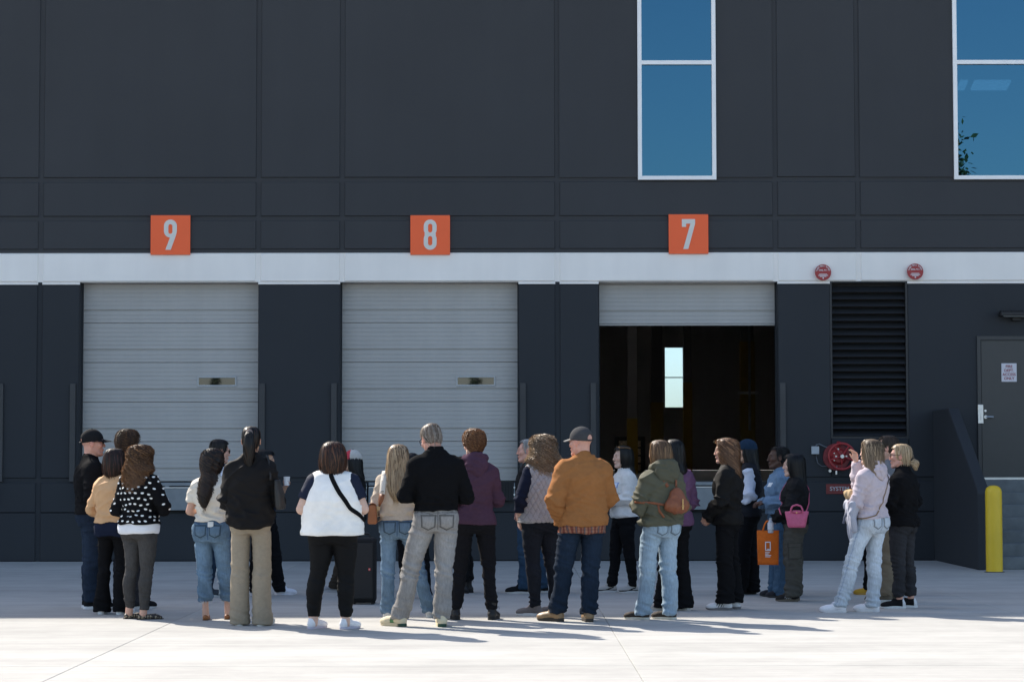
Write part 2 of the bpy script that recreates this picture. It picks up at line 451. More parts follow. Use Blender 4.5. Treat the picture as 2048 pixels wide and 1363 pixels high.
# closed upper room behind the windows, with its ceiling light strips
DK = solid('upper_room', (0.03, 0.032, 0.035), 0.9)
B().box(-1, 12, 6.0, 6.1, 5.7, 12).obj('room_wall', DK, bld)
B().box(-1, 12, 0.31, 6.0, 5.6, 5.7).obj('room_floor', DK, bld)
B().box(-1, 12, 0.31, 6.0, 12.0, 12.1).obj('room_ceiling', DK, bld)
B().box(-1.1, -1, 0.31, 6.0, 5.6, 12).obj('room_wall', DK, bld); B().box(12, 12.1, 0.31, 6.0, 5.6, 12).obj('room_wall', DK, bld)
def emit(name, color, st):
    m, t, b = new_mat(name); b.inputs['Emission Color'].default_value = (*color, 1); b.inputs['Emission Strength'].default_value = st
    b.inputs['Base Color'].default_value = (*color, 1); return m
LED = emit('light_tube', (0.85, 0.95, 1.0), 2.6)
for (a, b_) in [(7.30, 7.42), (7.53, 8.12), (3.31, 3.335), (3.37, 3.385), (3.42, 3.45)]:
    mb = B(); mb.prism([(a, 1.8), (b_, 1.8), (b_ + .1, 2.6), (a + .1, 2.6)], 'z', 7.66, 7.70)
    mb.obj('ceiling_light', LED, bld)

# ---- overhead dock doors
def ribbed(name, color):
    m, t, b = new_mat(name)
    f = mul(t, ramp(t, noise(t, coords(t, (0.6, 1, 0.6)), 1.2, 4, 0.6), 0.93, 1.05), ramp(t, noise(t, coords(t, (3, 1, 0.3)), 2.0, 4, 0.6), 0.97, 1.03))
    t.links.new(tint(t, color, f), b.inputs['Base Color'])
    b.inputs['Roughness'].default_value = 0.42; b.inputs['Specular IOR Level'].default_value = 0.4
    return m
DOORM = ribbed('grey_steel_door', (0.385, 0.375, 0.36))
SEAL = solid('black_rubber', (0.012, 0.012, 0.013), 0.8, var=0.2)
STEEL = solid('grey_steel_plate', (0.20, 0.22, 0.235), 0.5, 0.35, 0.15, 4, 0.002, 60)
ALU = solid('aluminium', (0.55, 0.56, 0.57), 0.35, 0.8, 0.05)
GUARD = solid('guard_steel', (0.038, 0.039, 0.041), 0.55, 0.1, 0.12, 3)

def section_mesh(wd, sh):
    """one horizontal section of a ribbed steel door: grooves pressed into its face"""
    prof = []
    def groove(z, dep, hw):
        return [(z - hw * 1.6, 0), (z - hw, dep), (z + hw, dep), (z + hw * 1.6, 0)]
    zs = [(0.0035, None)]
    prof = [(0.0, 0.022), (0.004, 0.018), (0.009, 0.0)]
    for z in [0.058, 0.120, 0.182]: prof += groove(z, 0.0045, 0.0042)
    prof += groove(0.203, 0.020, 0.0065)
    for z in [0.27, 0.335, 0.40, 0.465, 0.53]: prof += groove(z, 0.0045, 0.0042)
    prof += [(sh - 0.004, 0.0), (sh, 0.022)]
    V = []; F = []
    for (z, d) in prof: V += [(0, d, z), (wd, d, z)]
    n = len(prof)
    for i in range(n - 1): F.append((2 * i, 2 * i + 1, 2 * i + 3, 2 * i + 2))
    nb = len(V); V += [(0, 0.04, 0), (wd, 0.04, 0), (wd, 0.04, sh), (0, 0.04, sh)]
    F += [(nb + 1, nb, nb + 3, nb + 2), (0, nb, nb + 1, 1), (2 * n - 2, 2 * n - 1, nb + 2, nb + 3)]
    me = bpy.data.meshes.new('door_section'); me.from_pydata(V, [], F); me.materials.append(DOORM)
    return me
SH = 0.6105
YD = 0.255                       # door leaf behind the wall face
MIRR = solid('door_glass', (0.02, 0.022, 0.024), 0.05, 0.0, 0.02, 1, spec=1.0)
def glossy_glass():
    m, t, b = new_mat('door_window_glass')
    gl = N(t, 'ShaderNodeBsdfGlossy'); gl.inputs['Color'].default_value = (0.115, 0.115, 0.125, 1); gl.inputs['Roughness'].default_value = 0.02
    df = N(t, 'ShaderNodeBsdfDiffuse'); df.inputs[0].default_value = (0.03, 0.03, 0.03, 1)
    mx = N(t, 'ShaderNodeMixShader'); mx.inputs[0].default_value = 0.8
    t.links.new(df.outputs[0], mx.inputs[1]); t.links.new(gl.outputs[0], mx.inputs[2]); t.links.new(mx.outputs[0], t.nodes['Material Output'].inputs[0])
    return m
DGLASS = glossy_glass()
for di, (x0, x1) in enumerate(DOORS):
    num = ['10', '9', '8', '7'][di]
    lab = ['closed grey ribbed dock door without a number sign', 'closed grey ribbed dock door under the orange sign with a nine', 'closed grey ribbed dock door under the orange sign with an eight', 'half raised grey ribbed dock door under the orange sign with a seven'][di]
    d = empty('dock_door', (x0, YW + YD, 0), lab, 'dock door', 'overhead dock doors')
    me = section_mesh(x1 - x0, SH)
    raise_ = 2.42 if di == 3 else 0.0
    for k in range(6):
        z = DZ0 + 0.012 + k * SH + raise_
        if z > 4.4: continue
        s = bpy.data.objects.new('door_section', me); s.location = (0, 0, z); link(s, d)
    MB().box(0, x1 - x0, 0.0, 0.035, DZ0 + raise_ - 0.012, DZ0 + raise_ + 0.010).obj('bottom_seal', SEAL if di < 3 else DOORM, d)
    if di < 3:
        a, b_ = x1 - x0 - 0.945, x1 - x0 - 0.375
        zc = 2.755
        fr = MB(); fr.box(a - .02, b_ + .02, -.016, .012, zc + .054, zc + .082, .006).box(a - .02, b_ + .02, -.016, .012, zc - .082, zc - .054, .006)
        fr.box(a - .02, a + .006, -.015, .012, zc - .06, zc + .06, .004).box(b_ - .006, b_ + .02, -.015, .012, zc - .06, zc + .06, .004)
        wo_ = fr.obj('window', solid('window_rim', (0.40, 0.41, 0.41), .45), d)
        MB().box(a, b_, -.005, .001, zc - .056, zc + .056).obj('pane', DGLASS, wo_)
    # jamb linings and guards belong to the wall
    cx_ = (x0 + x1) / 2
    for sx, xx in ((-1, x0), (1, x1)):
        xa, xb = (xx - 0.132, xx - 0.045) if sx < 0 else (xx + 0.022, xx + 0.112)
        if di == 0 and sx < 0: continue
        B().box(xa, xb, -0.035, 0.0, 1.215, 2.715, 0.004).obj('door_guard', GUARD, bld)
        B().box(xx - .004 if sx < 0 else xx - .016, xx + .016 if sx < 0 else xx + .004, 0.20, 0.252, DZ0, DZ1).obj('door_jamb', LOW, bld)
    # dock leveller under the door
    lv = empty('dock_leveller', (cx_, YW, DZ0), ['grey steel dock leveller plate below the door without a number', 'grey steel dock leveller plate below dock door nine', 'grey steel dock leveller plate below dock door eight', 'grey steel dock leveller plate below the half raised door'][di], 'dock leveller', 'dock levellers')
    MB().box(-.925, .925, -.055, .25, -.055, -.004, .004).obj('deck_plate', STEEL, lv)
    MB().box(-.925, .925, -.085, -.057, -.425, -.075, .004).obj('lip_plate', STEEL, lv)
    MB().box(-.915, .915, -.098, -.0865, -.088, -.072, .002).obj('lip_edge', ALU, lv)
    MB().box(-.93, .93, .01, .02, -.45, -.06).obj('pit_back', SEAL, lv)
    for k in range(5):
        MB().box(-.8 + k * .4 - .03, -.8 + k * .4 + .03, -.083, -.03, -.072, -.052).obj('hinge_lug', STEEL, lv)
    for sx in (-1, 1):
        b0 = cx_ + sx * 1.13
        bp = empty('dock_bumper', (b0, YW, 0.92), ['black rubber dock bumper %s of the leveller below the unnumbered door', 'black rubber dock bumper %s of the leveller below door nine', 'black rubber dock bumper %s of the leveller below door eight', 'black rubber dock bumper %s of the leveller below the half raised door'][di] % ('on the left side' if sx < 0 else 'on the right side'), 'bumper', 'dock bumpers')
        for k in range(8):
            MB().box(-.165 + k * .0415, -.165 + k * .0415 + .039, -.13, -.001, 0, .285, .004).obj('rubber_pad', SEAL, bp)
        for xx in (-.18, .168):
            MB().box(xx, xx + .012, -.135, -.001, .02, .265).obj('end_plate', STEEL, bp)
            for zz in (.09, .2):
                MB().cyl((xx + .006, -.15, zz), (xx + .006, -.134, zz), .014, seg=8).obj('bolt', ALU, bp)
# ---- orange number signs
ORANGE = solid('orange_enamel', (0.95, 0.125, 0.026), 0.5, var=0.03, scale=2)
GREYN = solid('silver_number', (0.70, 0.67, 0.61), 0.5, 0.0, var=0.03, scale=2)
def arc(cx, cy, r, a0, a1, n=10, ry=None):
    ry = r if ry is None else ry
    return [(cx + r * math.cos(math.radians(a0 + (a1 - a0) * i / n)), cy + ry * math.sin(math.radians(a0 + (a1 - a0) * i / n))) for i in range(n + 1)]
def stad(cx, y0, y1, r):
    return arc(cx, y1 - r, r, 0, 180) + arc(cx, y0 + r, r, 180, 360)
# glyphs in thousandths of the sign's side, origin lower left
nine = [arc(500, 727, 163, 0, 180, 14) + arc(500, 597, 163, 180, 262, 8) + [(492, 434), (376, 124), (512, 124), (640, 490), (655, 545), (663, 600)], stad(500, 527, 773, 52)]
eight = [arc(500, 727, 163, 0, 180, 14) + arc(500, 640, 163, 180, 215, 4) + [(355, 512)] + arc(500, 397, 163, 145, 180, 4) + arc(500, 287, 163, 180, 360, 14) + arc(500, 397, 163, 0, 35, 4) + [(645, 512)] + arc(500, 640, 163, -35, 0, 4), stad(500, 560, 783, 54), stad(500, 232, 470, 54)]
seven = [[(333, 877), (667, 877), (667, 765), (492, 120), (364, 120), (548, 762), (440, 762), (440, 680), (333, 680)]]
for nm, gl, x, z in [('9', nine, -5.557, 4.692), ('8', eight, -1.561, 4.687), ('7', seven, 2.413, 4.696)]:
    s = empty('dock_number_sign', (x, YW, z), 'square orange sign with a silver %s on the white band' % {'9': 'nine', '8': 'eight', '7': 'seven'}[nm], 'sign', 'dock number signs')
    MB().box(0, .609, -.035, -.001, 0, .609, .002).obj('sign_panel', ORANGE, s)
    flat_shape('number', [[(p[0] * .000609, p[1] * .000609) for p in L] for L in gl], GREYN, s, (0, -.038, 0), .003)

# ---- louvre
lou = empty('wall_louvre', (4.889, YW, 1.861), 'tall dark louvre grille with many horizontal blades', 'louvre')
LM = solid('louvre_paint', (0.0175, 0.0185, 0.0205), 0.5, var=0.08)
lw, lh = 1.192, 2.413
MB().box(0, .03, .015, .16, 0, lh).box(lw - .03, lw, .015, .16, 0, lh).box(.03, lw - .03, .0155, .16, 0, .03).box(.03, lw - .03, .0155, .16, lh - .02, lh).obj('frame', LM, lou)
MB().box(.03, lw - .03, .17, .19, 0, lh).obj('backing', SEAL, lou)
nb = 21
bm_ = MB(); bm_.prism([(.03, .0), (.035, -.006), (.14, .085), (.135, .092)], 'x', .03, lw - .03); blade = bm_.mesh('blade', LM)
for k in range(nb):
    o = bpy.data.objects.new('blade', blade); o.location = (0, 0, .04 + k * (lh - .09) / nb); link(o, lou)

# ---- round fire bells
RED = solid('red_enamel', (0.33, 0.022, 0.024), 0.45, var=0.06)
WT = solid('white_lettering', (0.75, 0.74, 0.74), 0.6, var=0.02)
for k, (x, z) in enumerate([(4.778, 4.404), (6.193, 4.415)]):
    b_ = empty('fire_bell', (x, YW, z), 'round red fire bell plate with white lettering above the louvre\'s %s corner' % ('left' if k == 0 else 'right'), 'fire bell', 'fire bell plates')
    MB().cyl((0, -.001, 0), (0, -.05, 0), .11, .118, 36).cyl((0, -.0502, 0), (0, -.068, 0), .124, .124, 40).obj('plate', RED, b_, smooth=True)
    word = 'WHEN BELL RINGS'
    for i, ch in enumerate(word):
        if ch == ' ': continue
        a = math.radians(162 - i * 144 / (len(word) - 1))
        me = text_mesh(ch, .030); me.materials.clear(); me.materials.append(WT)
        o = bpy.data.objects.new('letter', me); o.location = (.100 * math.cos(a), -.070, .100 * math.sin(a))
        o.rotation_euler = (math.pi / 2, -(a - math.pi / 2), 0); link(o, b_)
    text('DIAL 911', .034, WT, b_, (0, -.070, .033))
    for zz, hw_ in [(-.028, .06), (-.046, .075), (-.062, .05)]:
        MB().box(-hw_, hw_, -.0705, -.0685, zz - .005, zz + .004).obj('small_print', WT, b_)
    MB().cyl((0, -.0685, -.088), (0, -.072, -.088), .011, seg=12).obj('centre_bolt', WT, b_)

# ---- red valve wheel, grey box with conduit, SYSTEM sign
fx, fz = 5.02, 1.585
v = empty('fire_valve', (fx, YW, fz), 'red wall mounted fire valve with a spoked hand wheel', 'valve')
MB().cyl((-.06, -.001, -.005), (-.06, -.06, -.005), .205, .205, 40).obj('mounting_flange', solid('dark_red_enamel', (0.20, 0.014, 0.018), .5), v, smooth=True)
MB().cyl((-.03, -.061, 0), (-.03, -.14, 0), .13, .09, 28).cyl((-.03, -.06, .15), (-.03, -.09, .22), .03, .03, 10).obj('valve_body', RED, v, smooth=True)
MB().torus((0, -.20, 0), .196, .019, (0, -1, 0), 48, 10).obj('hand_wheel', RED, v, smooth=True)
for k in range(5):
    a = math.radians(-90 + 72 * k)
    MB().tube([(0.03 * math.cos(a), -.205, .03 * math.sin(a)), (.1 * math.cos(a), -.195, .1 * math.sin(a)), (.19 * math.cos(a), -.20, .19 * math.sin(a))], .015, 8).obj('spoke', RED, v, smooth=True)
MB().cyl((0, -.06, 0), (0, -.235, 0), .022, seg=14).cyl((0, -.236, 0), (0, -.25, 0), .032, .028, 14).obj('hub', ALU, v, smooth=True)
for (bx, bz) in [(-.20, -.01), (-.08, .0), (.075, .0), (-.05, .11), (-.11, .05), (-.11, -.06)]:
    MB().cyl((bx, -.05, bz), (bx, -.155, bz), .009 if bx < -.09 else .014, seg=10).obj('bolt', ALU, v)
MB().cyl((-.08, -.22, -.14), (-.08, -.20, -.19), .006, seg=8).box(-.1, -.074, -.215, -.195, -.275, -.215, .004).obj('padlock', ALU, v)
MB().cyl((-.16, -.001, -.22), (-.16, -.05, -.22), .028, .022, 14).obj('drain_plug', ALU, v, smooth=True)
MB().cyl((.19, -.001, -.08), (.19, -.04, -.08), .014, seg=10).cyl((.205, -.001, -.11), (.205, -.04, -.11), .014, seg=10).tube([(.2, -.03, -.08), (.27, -.02, -.03), (.33, -.015, .06), (.36, -.012, .2)], .006, 6).obj('fitting', ALU, v)
jb = empty('junction_box', (4.638, YW, 1.68), 'small pale grey junction box with conduit beside the red valve', 'box')
MB().box(-.058, .058, -.055, -.001, -.06, .06, .005).obj('box_body', solid('grey_box', (0.36, 0.39, 0.41), .5), jb)
CON = solid('grey_conduit', (0.10, 0.11, 0.12), .5)
MB().tube([(.01, -.03, .058), (.02, -.03, .085), (.06, -.03, .095), (.13, -.03, .06), (.22, -.03, .03), (.24, -.03, .02)], .011).obj('conduit', CON, jb)
MB().tube([(.02, -.03, -.058), (.018, -.03, -.12), (.04, -.03, -.2), (.10, -.03, -.245), (.18, -.03, -.245), (.27, -.03, -.215)], .009).obj('conduit', CON, jb)
ss = empty('system_sign', (4.802, YW, 1.013), 'red sign reading SYSTEM below the spoked valve wheel', 'sign')
MB().box(0, .405, -.012, -.001, 0, .152, .002).obj('sign_panel', solid('faded_red_sign', (0.17, 0.014, 0.013), .5, var=.2), ss)
text('SYSTEM', .088, solid('sign_white', (0.42, 0.40, 0.42), .6), ss, (.205, -.0135, .078))

# ---- steel door with sign, lock, lamp
dr = empty('steel_door', (7.135, YW, 1.245), 'dark grey steel service door at the top of the concrete steps', 'door')
DG = solid('door_paint', (0.045, 0.045, 0.043), .5, var=.05)
DG2 = solid('door_frame_paint', (0.035, 0.036, 0.037), .5, var=.05)
MB().box(0, .055, -.03, -.001, 0, 2.18).box(.055, 1.05, -.029, -.001, 2.12, 2.18).box(1.05, 1.105, -.03, -.001, 0, 2.18).obj('frame', DG2, dr)
MB().box(.062, 1.043, -.016, -.001, .02, 2.112, .003).obj('leaf', DG, dr)
MB().box(.0, 1.105, -.09, -.031, -.018, .018).obj('threshold', ALU, dr)
lk = MB().box(-.002, .082, -.044, -.0305, .84, 1.13, .004).box(.03, .055, -.052, -.044, .9, 1.07, .003).obj('lock_plate', ALU, dr)
MB().cyl((.115, -.016, .94), (.115, -.05, .94), .026, seg=16).tube([(.115, -.06, .94), (.17, -.065, .942), (.23, -.062, .94)], .012).cyl((.115, -.016, 1.035), (.115, -.032, 1.035), .018, seg=14).obj('lever_handle', ALU, dr, smooth=True)
ds = empty('door_sign', (7.622, YW - .016, 2.865), 'white sign reading FIRE DEPT. ACCESS ONLY on the steel door', 'sign')
MB().box(-.117, .117, -.008, -.0005, -.142, .142, .004).obj('sign_panel', solid('sign_plate', (0.60, 0.58, 0.62), .5, var=.03), ds)
text('FIRE\nDEPT.\nACCESS\nONLY', .058, solid('dark_red_lettering', (0.25, 0.02, 0.04), .6), ds, (0, -.0095, -.0), space=1.05)
wl = empty('wall_lamp', (7.72, YW, 3.745), 'low dark wall lamp fixed above the steel door', 'lamp')
MB().box(-.25, .25, -.22, -.001, -.02, .04, .008).obj('housing', solid('black_casting', (0.012, 0.012, 0.013), .6), wl)
for k in range(12): MB().box(-.24 + k * .041, -.225 + k * .041, -.21, -.02, .0405, .06).obj('cooling_fin', solid('black_casting', (0.012, 0.012, 0.013), .6), wl)
MB().box(-.21, .21, -.2, -.06, -.034, -.0205).obj('lens', solid('lamp_lens', (0.10, 0.11, 0.115), .3), wl)
MB().box(-.05, .08, -.1, -.001, -.09, -.035, .006).obj('arm_box', solid('black_casting', (0.012, 0.012, 0.013), .6), wl)

# ---- concrete steps with a solid side wall, yellow bollard
st = empty('stair_flight', (6.95, YW, 0), 'grey concrete steps rising to the steel door', 'stairs')
STC = solid('step_concrete', (0.135, 0.15, 0.155), .85, var=.2, scale=5, bumpd=.003, bscale=90)
MB().box(-.30, 1.9, -1.24, -.001, 0, DZ0 + .02, .006).obj('landing', STC, st)
for k in range(6):
    z = (DZ0 + .02) * (6 - k) / 7
    MB().box(-.30, 1.9, -1.245 - .31 * (k + 1), -1.245 - .31 * k, 0, z, .01, 2).obj('step', STC, st)
sw = empty('stair_side_wall', (6.45, YW, 0), 'dark solid side wall sloping down beside the steps', 'wall')
mb = MB(); mb.prism([(-.001, 0), (-.001, 2.29), (-1.2, 2.29), (-3.2, 1.12), (-3.25, 1.06), (-3.25, 0)], 'x', 0, .165)
bmesh.ops.bevel(mb.bm, geom=[e for e in mb.bm.edges], offset=.012, segments=1, affect='EDGES')
mb.obj('wall_body', LOW, sw)
bo = empty('bollard', (6.535, 30.62, 0), 'yellow domed bollard in front of the stair side wall', 'bollard')
mb = MB()
prof = [(0.112, 0), (0.112, 1.07), (.110, 1.10), (.100, 1.13), (.08, 1.152), (.05, 1.168), (.02, 1.174)]
rows = [[mb.bm.verts.new((r * math.cos(a), r * math.sin(a), z)) for a in [2 * math.pi * j / 32 for j in range(32)]] for r, z in prof]
for i in range(len(prof) - 1):
    for j in range(32): mb.bm.faces.new([rows[i][j], rows[i][(j + 1) % 32], rows[i + 1][(j + 1) % 32], rows[i + 1][j]])
mb.bm.faces.new(rows[0][::-1]); mb.bm.faces.new(rows[-1])
mb.obj('sleeve', solid('yellow_plastic', (0.72, 0.47, 0.018), .45, var=.06, scale=3), bo, smooth=True)
MB().cyl((0, 0, .002), (0, 0, .012), .135, seg=32).obj('base_ring', JOINT, bo)

# ---- trees across the yard (seen mirrored in the glass)
LEAF = solid('leaf_green', (0.045, 0.075, 0.025), .7, var=.4, scale=4)
BARK = solid('bark', (0.10, 0.075, 0.055), .9, var=.3)
def tree(x, y, H, rad, label, seed, n=900, conic=False):
    r = np.random.default_rng(seed)
    t = empty('tree', (x, y, 0), label, 'tree', 'trees across the yard')
    mb = MB(); mb.cyl((0, 0, 0), (0.05, 0, H * .55), rad * .09 + .05, .05, 9)
    for k in range(7):
        a = r.uniform(0, 6.28); z0 = H * r.uniform(.3, .55)
        mb.cyl((0.03, 0, z0), (rad * .6 * math.cos(a), rad * .6 * math.sin(a), z0 + H * .25), .05, .015, 6)
    mb.obj('trunk', BARK, t)
    cl = r.normal(size=(26, 3)); cl /= np.linalg.norm(cl, axis=1)[:, None]
    cl *= r.uniform(.3, 1, (26, 1)) ** .5
    V = []; F = []
    for i in range(n):
        c = cl[r.integers(26)] + r.normal(size=3) * .22
        zz = (c[2] + 1.1) / 2.2
        rr = rad * ((1.15 - zz) if conic else 1.0)
        p = np.array([c[0] * rr, c[1] * rr, H * .25 + zz * H * .75])
        s = r.uniform(.10, .24) * (.8 if H > 10 else 1); u = r.normal(size=3); u /= np.linalg.norm(u); q = np.cross(u, r.normal(size=3)); q /= np.linalg.norm(q)
        k = len(V); V += [p - u * s, p + q * s * .5, p + u * s, p - q * s * .5]; F.append((k, k + 1, k + 2, k + 3))
    link(bpy.data.objects.new('crown', raw_mesh('crown', V, F, LEAF, smooth=False)), t)
for k, (x, y, H, rad, con) in enumerate([(-13.5, -20, 4.7, 1.4, False), (-11.9, -21, 5.2, .9, True), (-10.4, -20, 4.6, 1.2, False), (-2.6, -20, 4.7, 1.0, False), (-1.5, -21, 5.3, .8, True), (-.3, -20, 4.6, 1.1, False), (17.05, -20, 13.9, 1.2, False)]):
    tree(x, y, H, rad, 'green %s tree %s' % ('pointed' if con else 'round', ['at the far end of the low row across the yard', 'second in the low row across the yard', 'third in the low row across the yard', 'fourth in the low row across the yard', 'fifth in the low row across the yard', 'last in the low row across the yard', 'towering over the rest across the yard'][k]), 40 + k, 9000 if H > 10 else 900, con)

# ================================================================== PEOPLE: distance-field modelling
_T = RNG.random((32, 32, 32)).astype(np.float32)
def vnoise(p):
    p = np.asarray(p, np.float32); i = np.floor(p).astype(np.int32); f = p - i; f = f * f * (3 - 2 * f)
    x0, y0, z0 = (i[:, 0] & 31, i[:, 1] & 31, i[:, 2] & 31); x1, y1, z1 = ((i[:, 0] + 1) & 31, (i[:, 1] + 1) & 31, (i[:, 2] + 1) & 31)
    fx, fy, fz = f[:, 0], f[:, 1], f[:, 2]
    a = _T[x0, y0, z0] * (1 - fx) + _T[x1, y0, z0] * fx; b = _T[x0, y1, z0] * (1 - fx) + _T[x1, y1, z0] * fx
    c = _T[x0, y0, z1] * (1 - fx) + _T[x1, y0, z1] * fx; d = _T[x0, y1, z1] * (1 - fx) + _T[x1, y1, z1] * fx
    return (a * (1 - fy) + b * fy) * (1 - fz) + (c * (1 - fy) + d * fy) * fz

class Field:
    def __init__(self, lo, hi, h):
        self.h = h; self.lo = np.array(lo, np.float32)
        n = [int(math.ceil((hi[k] - lo[k]) / h)) + 1 for k in range(3)]
        self.n = n
        self.ax = [(self.lo[k] + h * np.arange(n[k])).astype(np.float32) for k in range(3)]
        self.F = np.full(n, 0.5, np.float32)
    def _sl(self, lo, hi):
        out = []
        for k in range(3):
            a = max(0, int((lo[k] - self.lo[k]) / self.h) - 1); b = min(self.n[k], int((hi[k] - self.lo[k]) / self.h) + 3)
            if b <= a: return None
            out.append(slice(a, b))
        return tuple(out)
    def _xyz(self, sl):
        return self.ax[0][sl[0]][:, None, None], self.ax[1][sl[1]][None, :, None], self.ax[2][sl[2]][None, None, :]
    def _join(self, sl, d, k, op):
        a = self.F[sl]
        if op == 'add':
            if k > 0:
                q = np.clip(0.5 + 0.5 * (d - a) / k, 0, 1); self.F[sl] = d + (a - d) * q - k * q * (1 - q)
            else: self.F[sl] = np.minimum(a, d)
        else:
            d = -d
            if k > 0:
                q = np.clip(0.5 - 0.5 * (d - a) / k, 0, 1); self.F[sl] = d + (a - d) * q + k * q * (1 - q)
            else: self.F[sl] = np.maximum(a, d)
    def tube(self, pts, rad, k=0.02, op='add', sx=1.0, sy=1.0):
        pts = np.asarray(pts, np.float32); rad = np.broadcast_to(np.asarray(rad, np.float32), (len(pts),))
        m = rad.max() * max(1 / sx, 1 / sy, 1) + max(k, 0.02) * 1.5
        sl = self._sl(pts.min(0) - m, pts.max(0) + m)
        if sl is None: return
        X, Y, Z = self._xyz(sl); best = None
        for i in range(len(pts) - 1):
            a, b = pts[i], pts[i + 1]; ba = b - a; L = max(float(ba @ ba), 1e-9)
            px, py, pz = X - a[0], Y - a[1], Z - a[2]
            t = np.clip((px * ba[0] + py * ba[1] + pz * ba[2]) / L, 0, 1)
            d = np.sqrt(((px - t * ba[0]) * sx) ** 2 + ((py - t * ba[1]) * sy) ** 2 + (pz - t * ba[2]) ** 2) - (rad[i] + (rad[i + 1] - rad[i]) * t)
            best = d if best is None else np.minimum(best, d)
        self._join(sl, best, k, op)
    def ell(self, c, r, k=0.02, op='add', R=None):
        c = np.asarray(c, np.float32); r = np.asarray(r, np.float32)
        m = r.max() + max(k, 0.02) * 1.5
        sl = self._sl(c - m, c + m)
        if sl is None: return
        X, Y, Z = self._xyz(sl); x, y, z = X - c[0], Y - c[1], Z - c[2]
        if R is not None:
            x, y, z = (R[0][0] * x + R[1][0] * y + R[2][0] * z, R[0][1] * x + R[1][1] * y + R[2][1] * z, R[0][2] * x + R[1][2] * y + R[2][2] * z)
        k0 = np.sqrt((x / r[0]) ** 2 + (y / r[1]) ** 2 + (z / r[2]) ** 2)
        self._join(sl, (k0 - 1) * float(r.min()), k, op)
    def loft(self, zs, cx, cy, rx, ry, k=0.02, op='add', p=2.3):
        zs = np.asarray(zs, np.float32); o = np.argsort(zs); zs = zs[o]
        cx, cy, rx, ry = [np.broadcast_to(np.asarray(v, np.float32), zs.shape)[o] for v in (cx, cy, rx, ry)]
        m = max(rx.max(), ry.max()) + 0.06
        sl = self._sl((cx.min() - m, cy.min() - m, zs[0] - 0.05), (cx.max() + m, cy.max() + m, zs[-1] + 0.05))
        if sl is None: return
        X, Y, Z = self._xyz(sl); z1 = Z.ravel()
        I = lambda v: np.interp(z1, zs, v).astype(np.float32)[None, None, :]
        RX, RY = I(rx), I(ry)
        q = (np.abs((X - I(cx)) / RX) ** p + np.abs((Y - I(cy)) / RY) ** p) ** (1 / p)
        d = (q - 1) * np.minimum(RX, RY)
        d = np.maximum(d, np.maximum(Z - zs[-1], zs[0] - Z))
        self._join(sl, d, k, op)
    def cut(self, fn, k=0):
        """keep where fn(x,y,z) < 0"""
        X, Y, Z = self._xyz((slice(None),) * 3)
        self.F = np.maximum(self.F, fn(X, Y, Z).astype(np.float32))
    def mesh(self):
        F = self.F
        F[0] = F[-1] = 0.3; F[:, 0] = F[:, -1] = 0.3; F[:, :, 0] = F[:, :, -1] = 0.3
        Sg = F < 0
        u = Sg.view(np.uint8)
        cnt = (u[:-1, :-1, :-1] + u[1:, :-1, :-1] + u[:-1, 1:, :-1] + u[1:, 1:, :-1] + u[:-1, :-1, 1:] + u[1:, :-1, 1:] + u[:-1, 1:, 1:] + u[1:, 1:, 1:])
        act = (cnt > 0) & (cnt < 8)
        idx = np.argwhere(act)
        if len(idx) == 0: return np.zeros((0, 3), np.float32), np.zeros((0, 4), np.int32)
        cor = [(a, b, c) for a in (0, 1) for b in (0, 1) for c in (0, 1)]
        val = np.stack([F[idx[:, 0] + a, idx[:, 1] + b, idx[:, 2] + c] for a, b, c in cor], 1)
        pos = np.zeros((len(idx), 3), np.float32); num = np.zeros(len(idx), np.float32)
        for i in range(8):
            for j in range(i + 1, 8):
                dif = [cor[j][q] - cor[i][q] for q in range(3)]
                if sum(abs(v) for v in dif) != 1: continue
                a, b = val[:, i], val[:, j]; m = (a < 0) != (b < 0)
                t = np.where(m, a / np.where(m, a - b, 1), 0)
                for q in range(3): pos[:, q] += m * (cor[i][q] + t * dif[q])
                num += m
        V = self.lo + self.h * (idx + pos / num[:, None])
        vid = np.full(act.shape, -1, np.int32); vid[act] = np.arange(len(idx))
        Q = []
        for ax in range(3):
            A = [slice(1, -1)] * 3; Bq = [slice(1, -1)] * 3
            A[ax] = slice(0, -1); Bq[ax] = slice(1, None)
            s0, s1 = Sg[tuple(A)], Sg[tuple(Bq)]
            e = np.argwhere(s0 != s1)
            if len(e) == 0: continue
            inside = s0[tuple(e.T)]
            off = [1, 1, 1]; off[ax] = 0
            g = e + np.array(off)
            b1, b2 = [(1, 2), (2, 0), (0, 1)][ax]
            def cell(d1, d2):
                c = g.copy(); c[:, b1] -= d1; c[:, b2] -= d2
                return vid[c[:, 0], c[:, 1], c[:, 2]]
            q = np.stack([cell(1, 1), cell(0, 1), cell(0, 0), cell(1, 0)], 1)
            q[~inside] = q[~inside][:, ::-1]
            Q.append(q)
        return V.astype(np.float32), np.concatenate(Q).astype(np.int32)

def vnormals(V, Q):
    n = np.cross(V[Q[:, 2]] - V[Q[:, 0]], V[Q[:, 3]] - V[Q[:, 1]])
    out = np.zeros_like(V)
    for k in range(4):
        for c in range(3): out[:, c] += np.bincount(Q[:, k], n[:, c], len(V))
    return out / np.maximum(np.linalg.norm(out, axis=1), 1e-9)[:, None]

def ridge(n): return 1 - np.abs(2 * n - 1)

def shade_cols(V, col, var=0.07, sc=7.0):
    n = vnoise(V * sc) * 0.6 + vnoise(V * sc * 3.1 + 9) * 0.4
    return np.asarray(col, np.float32)[None, :] * (1 + var * (2 * n[:, None] - 1))

def put(name, V, Q, mat, col, parent, smooth=True):
    return link(bpy.data.objects.new(name, raw_mesh(name, V, Q, mat, col, smooth)), parent)

def norm(v):
    v = np.asarray(v, float); return v / max(np.linalg.norm(v), 1e-9)

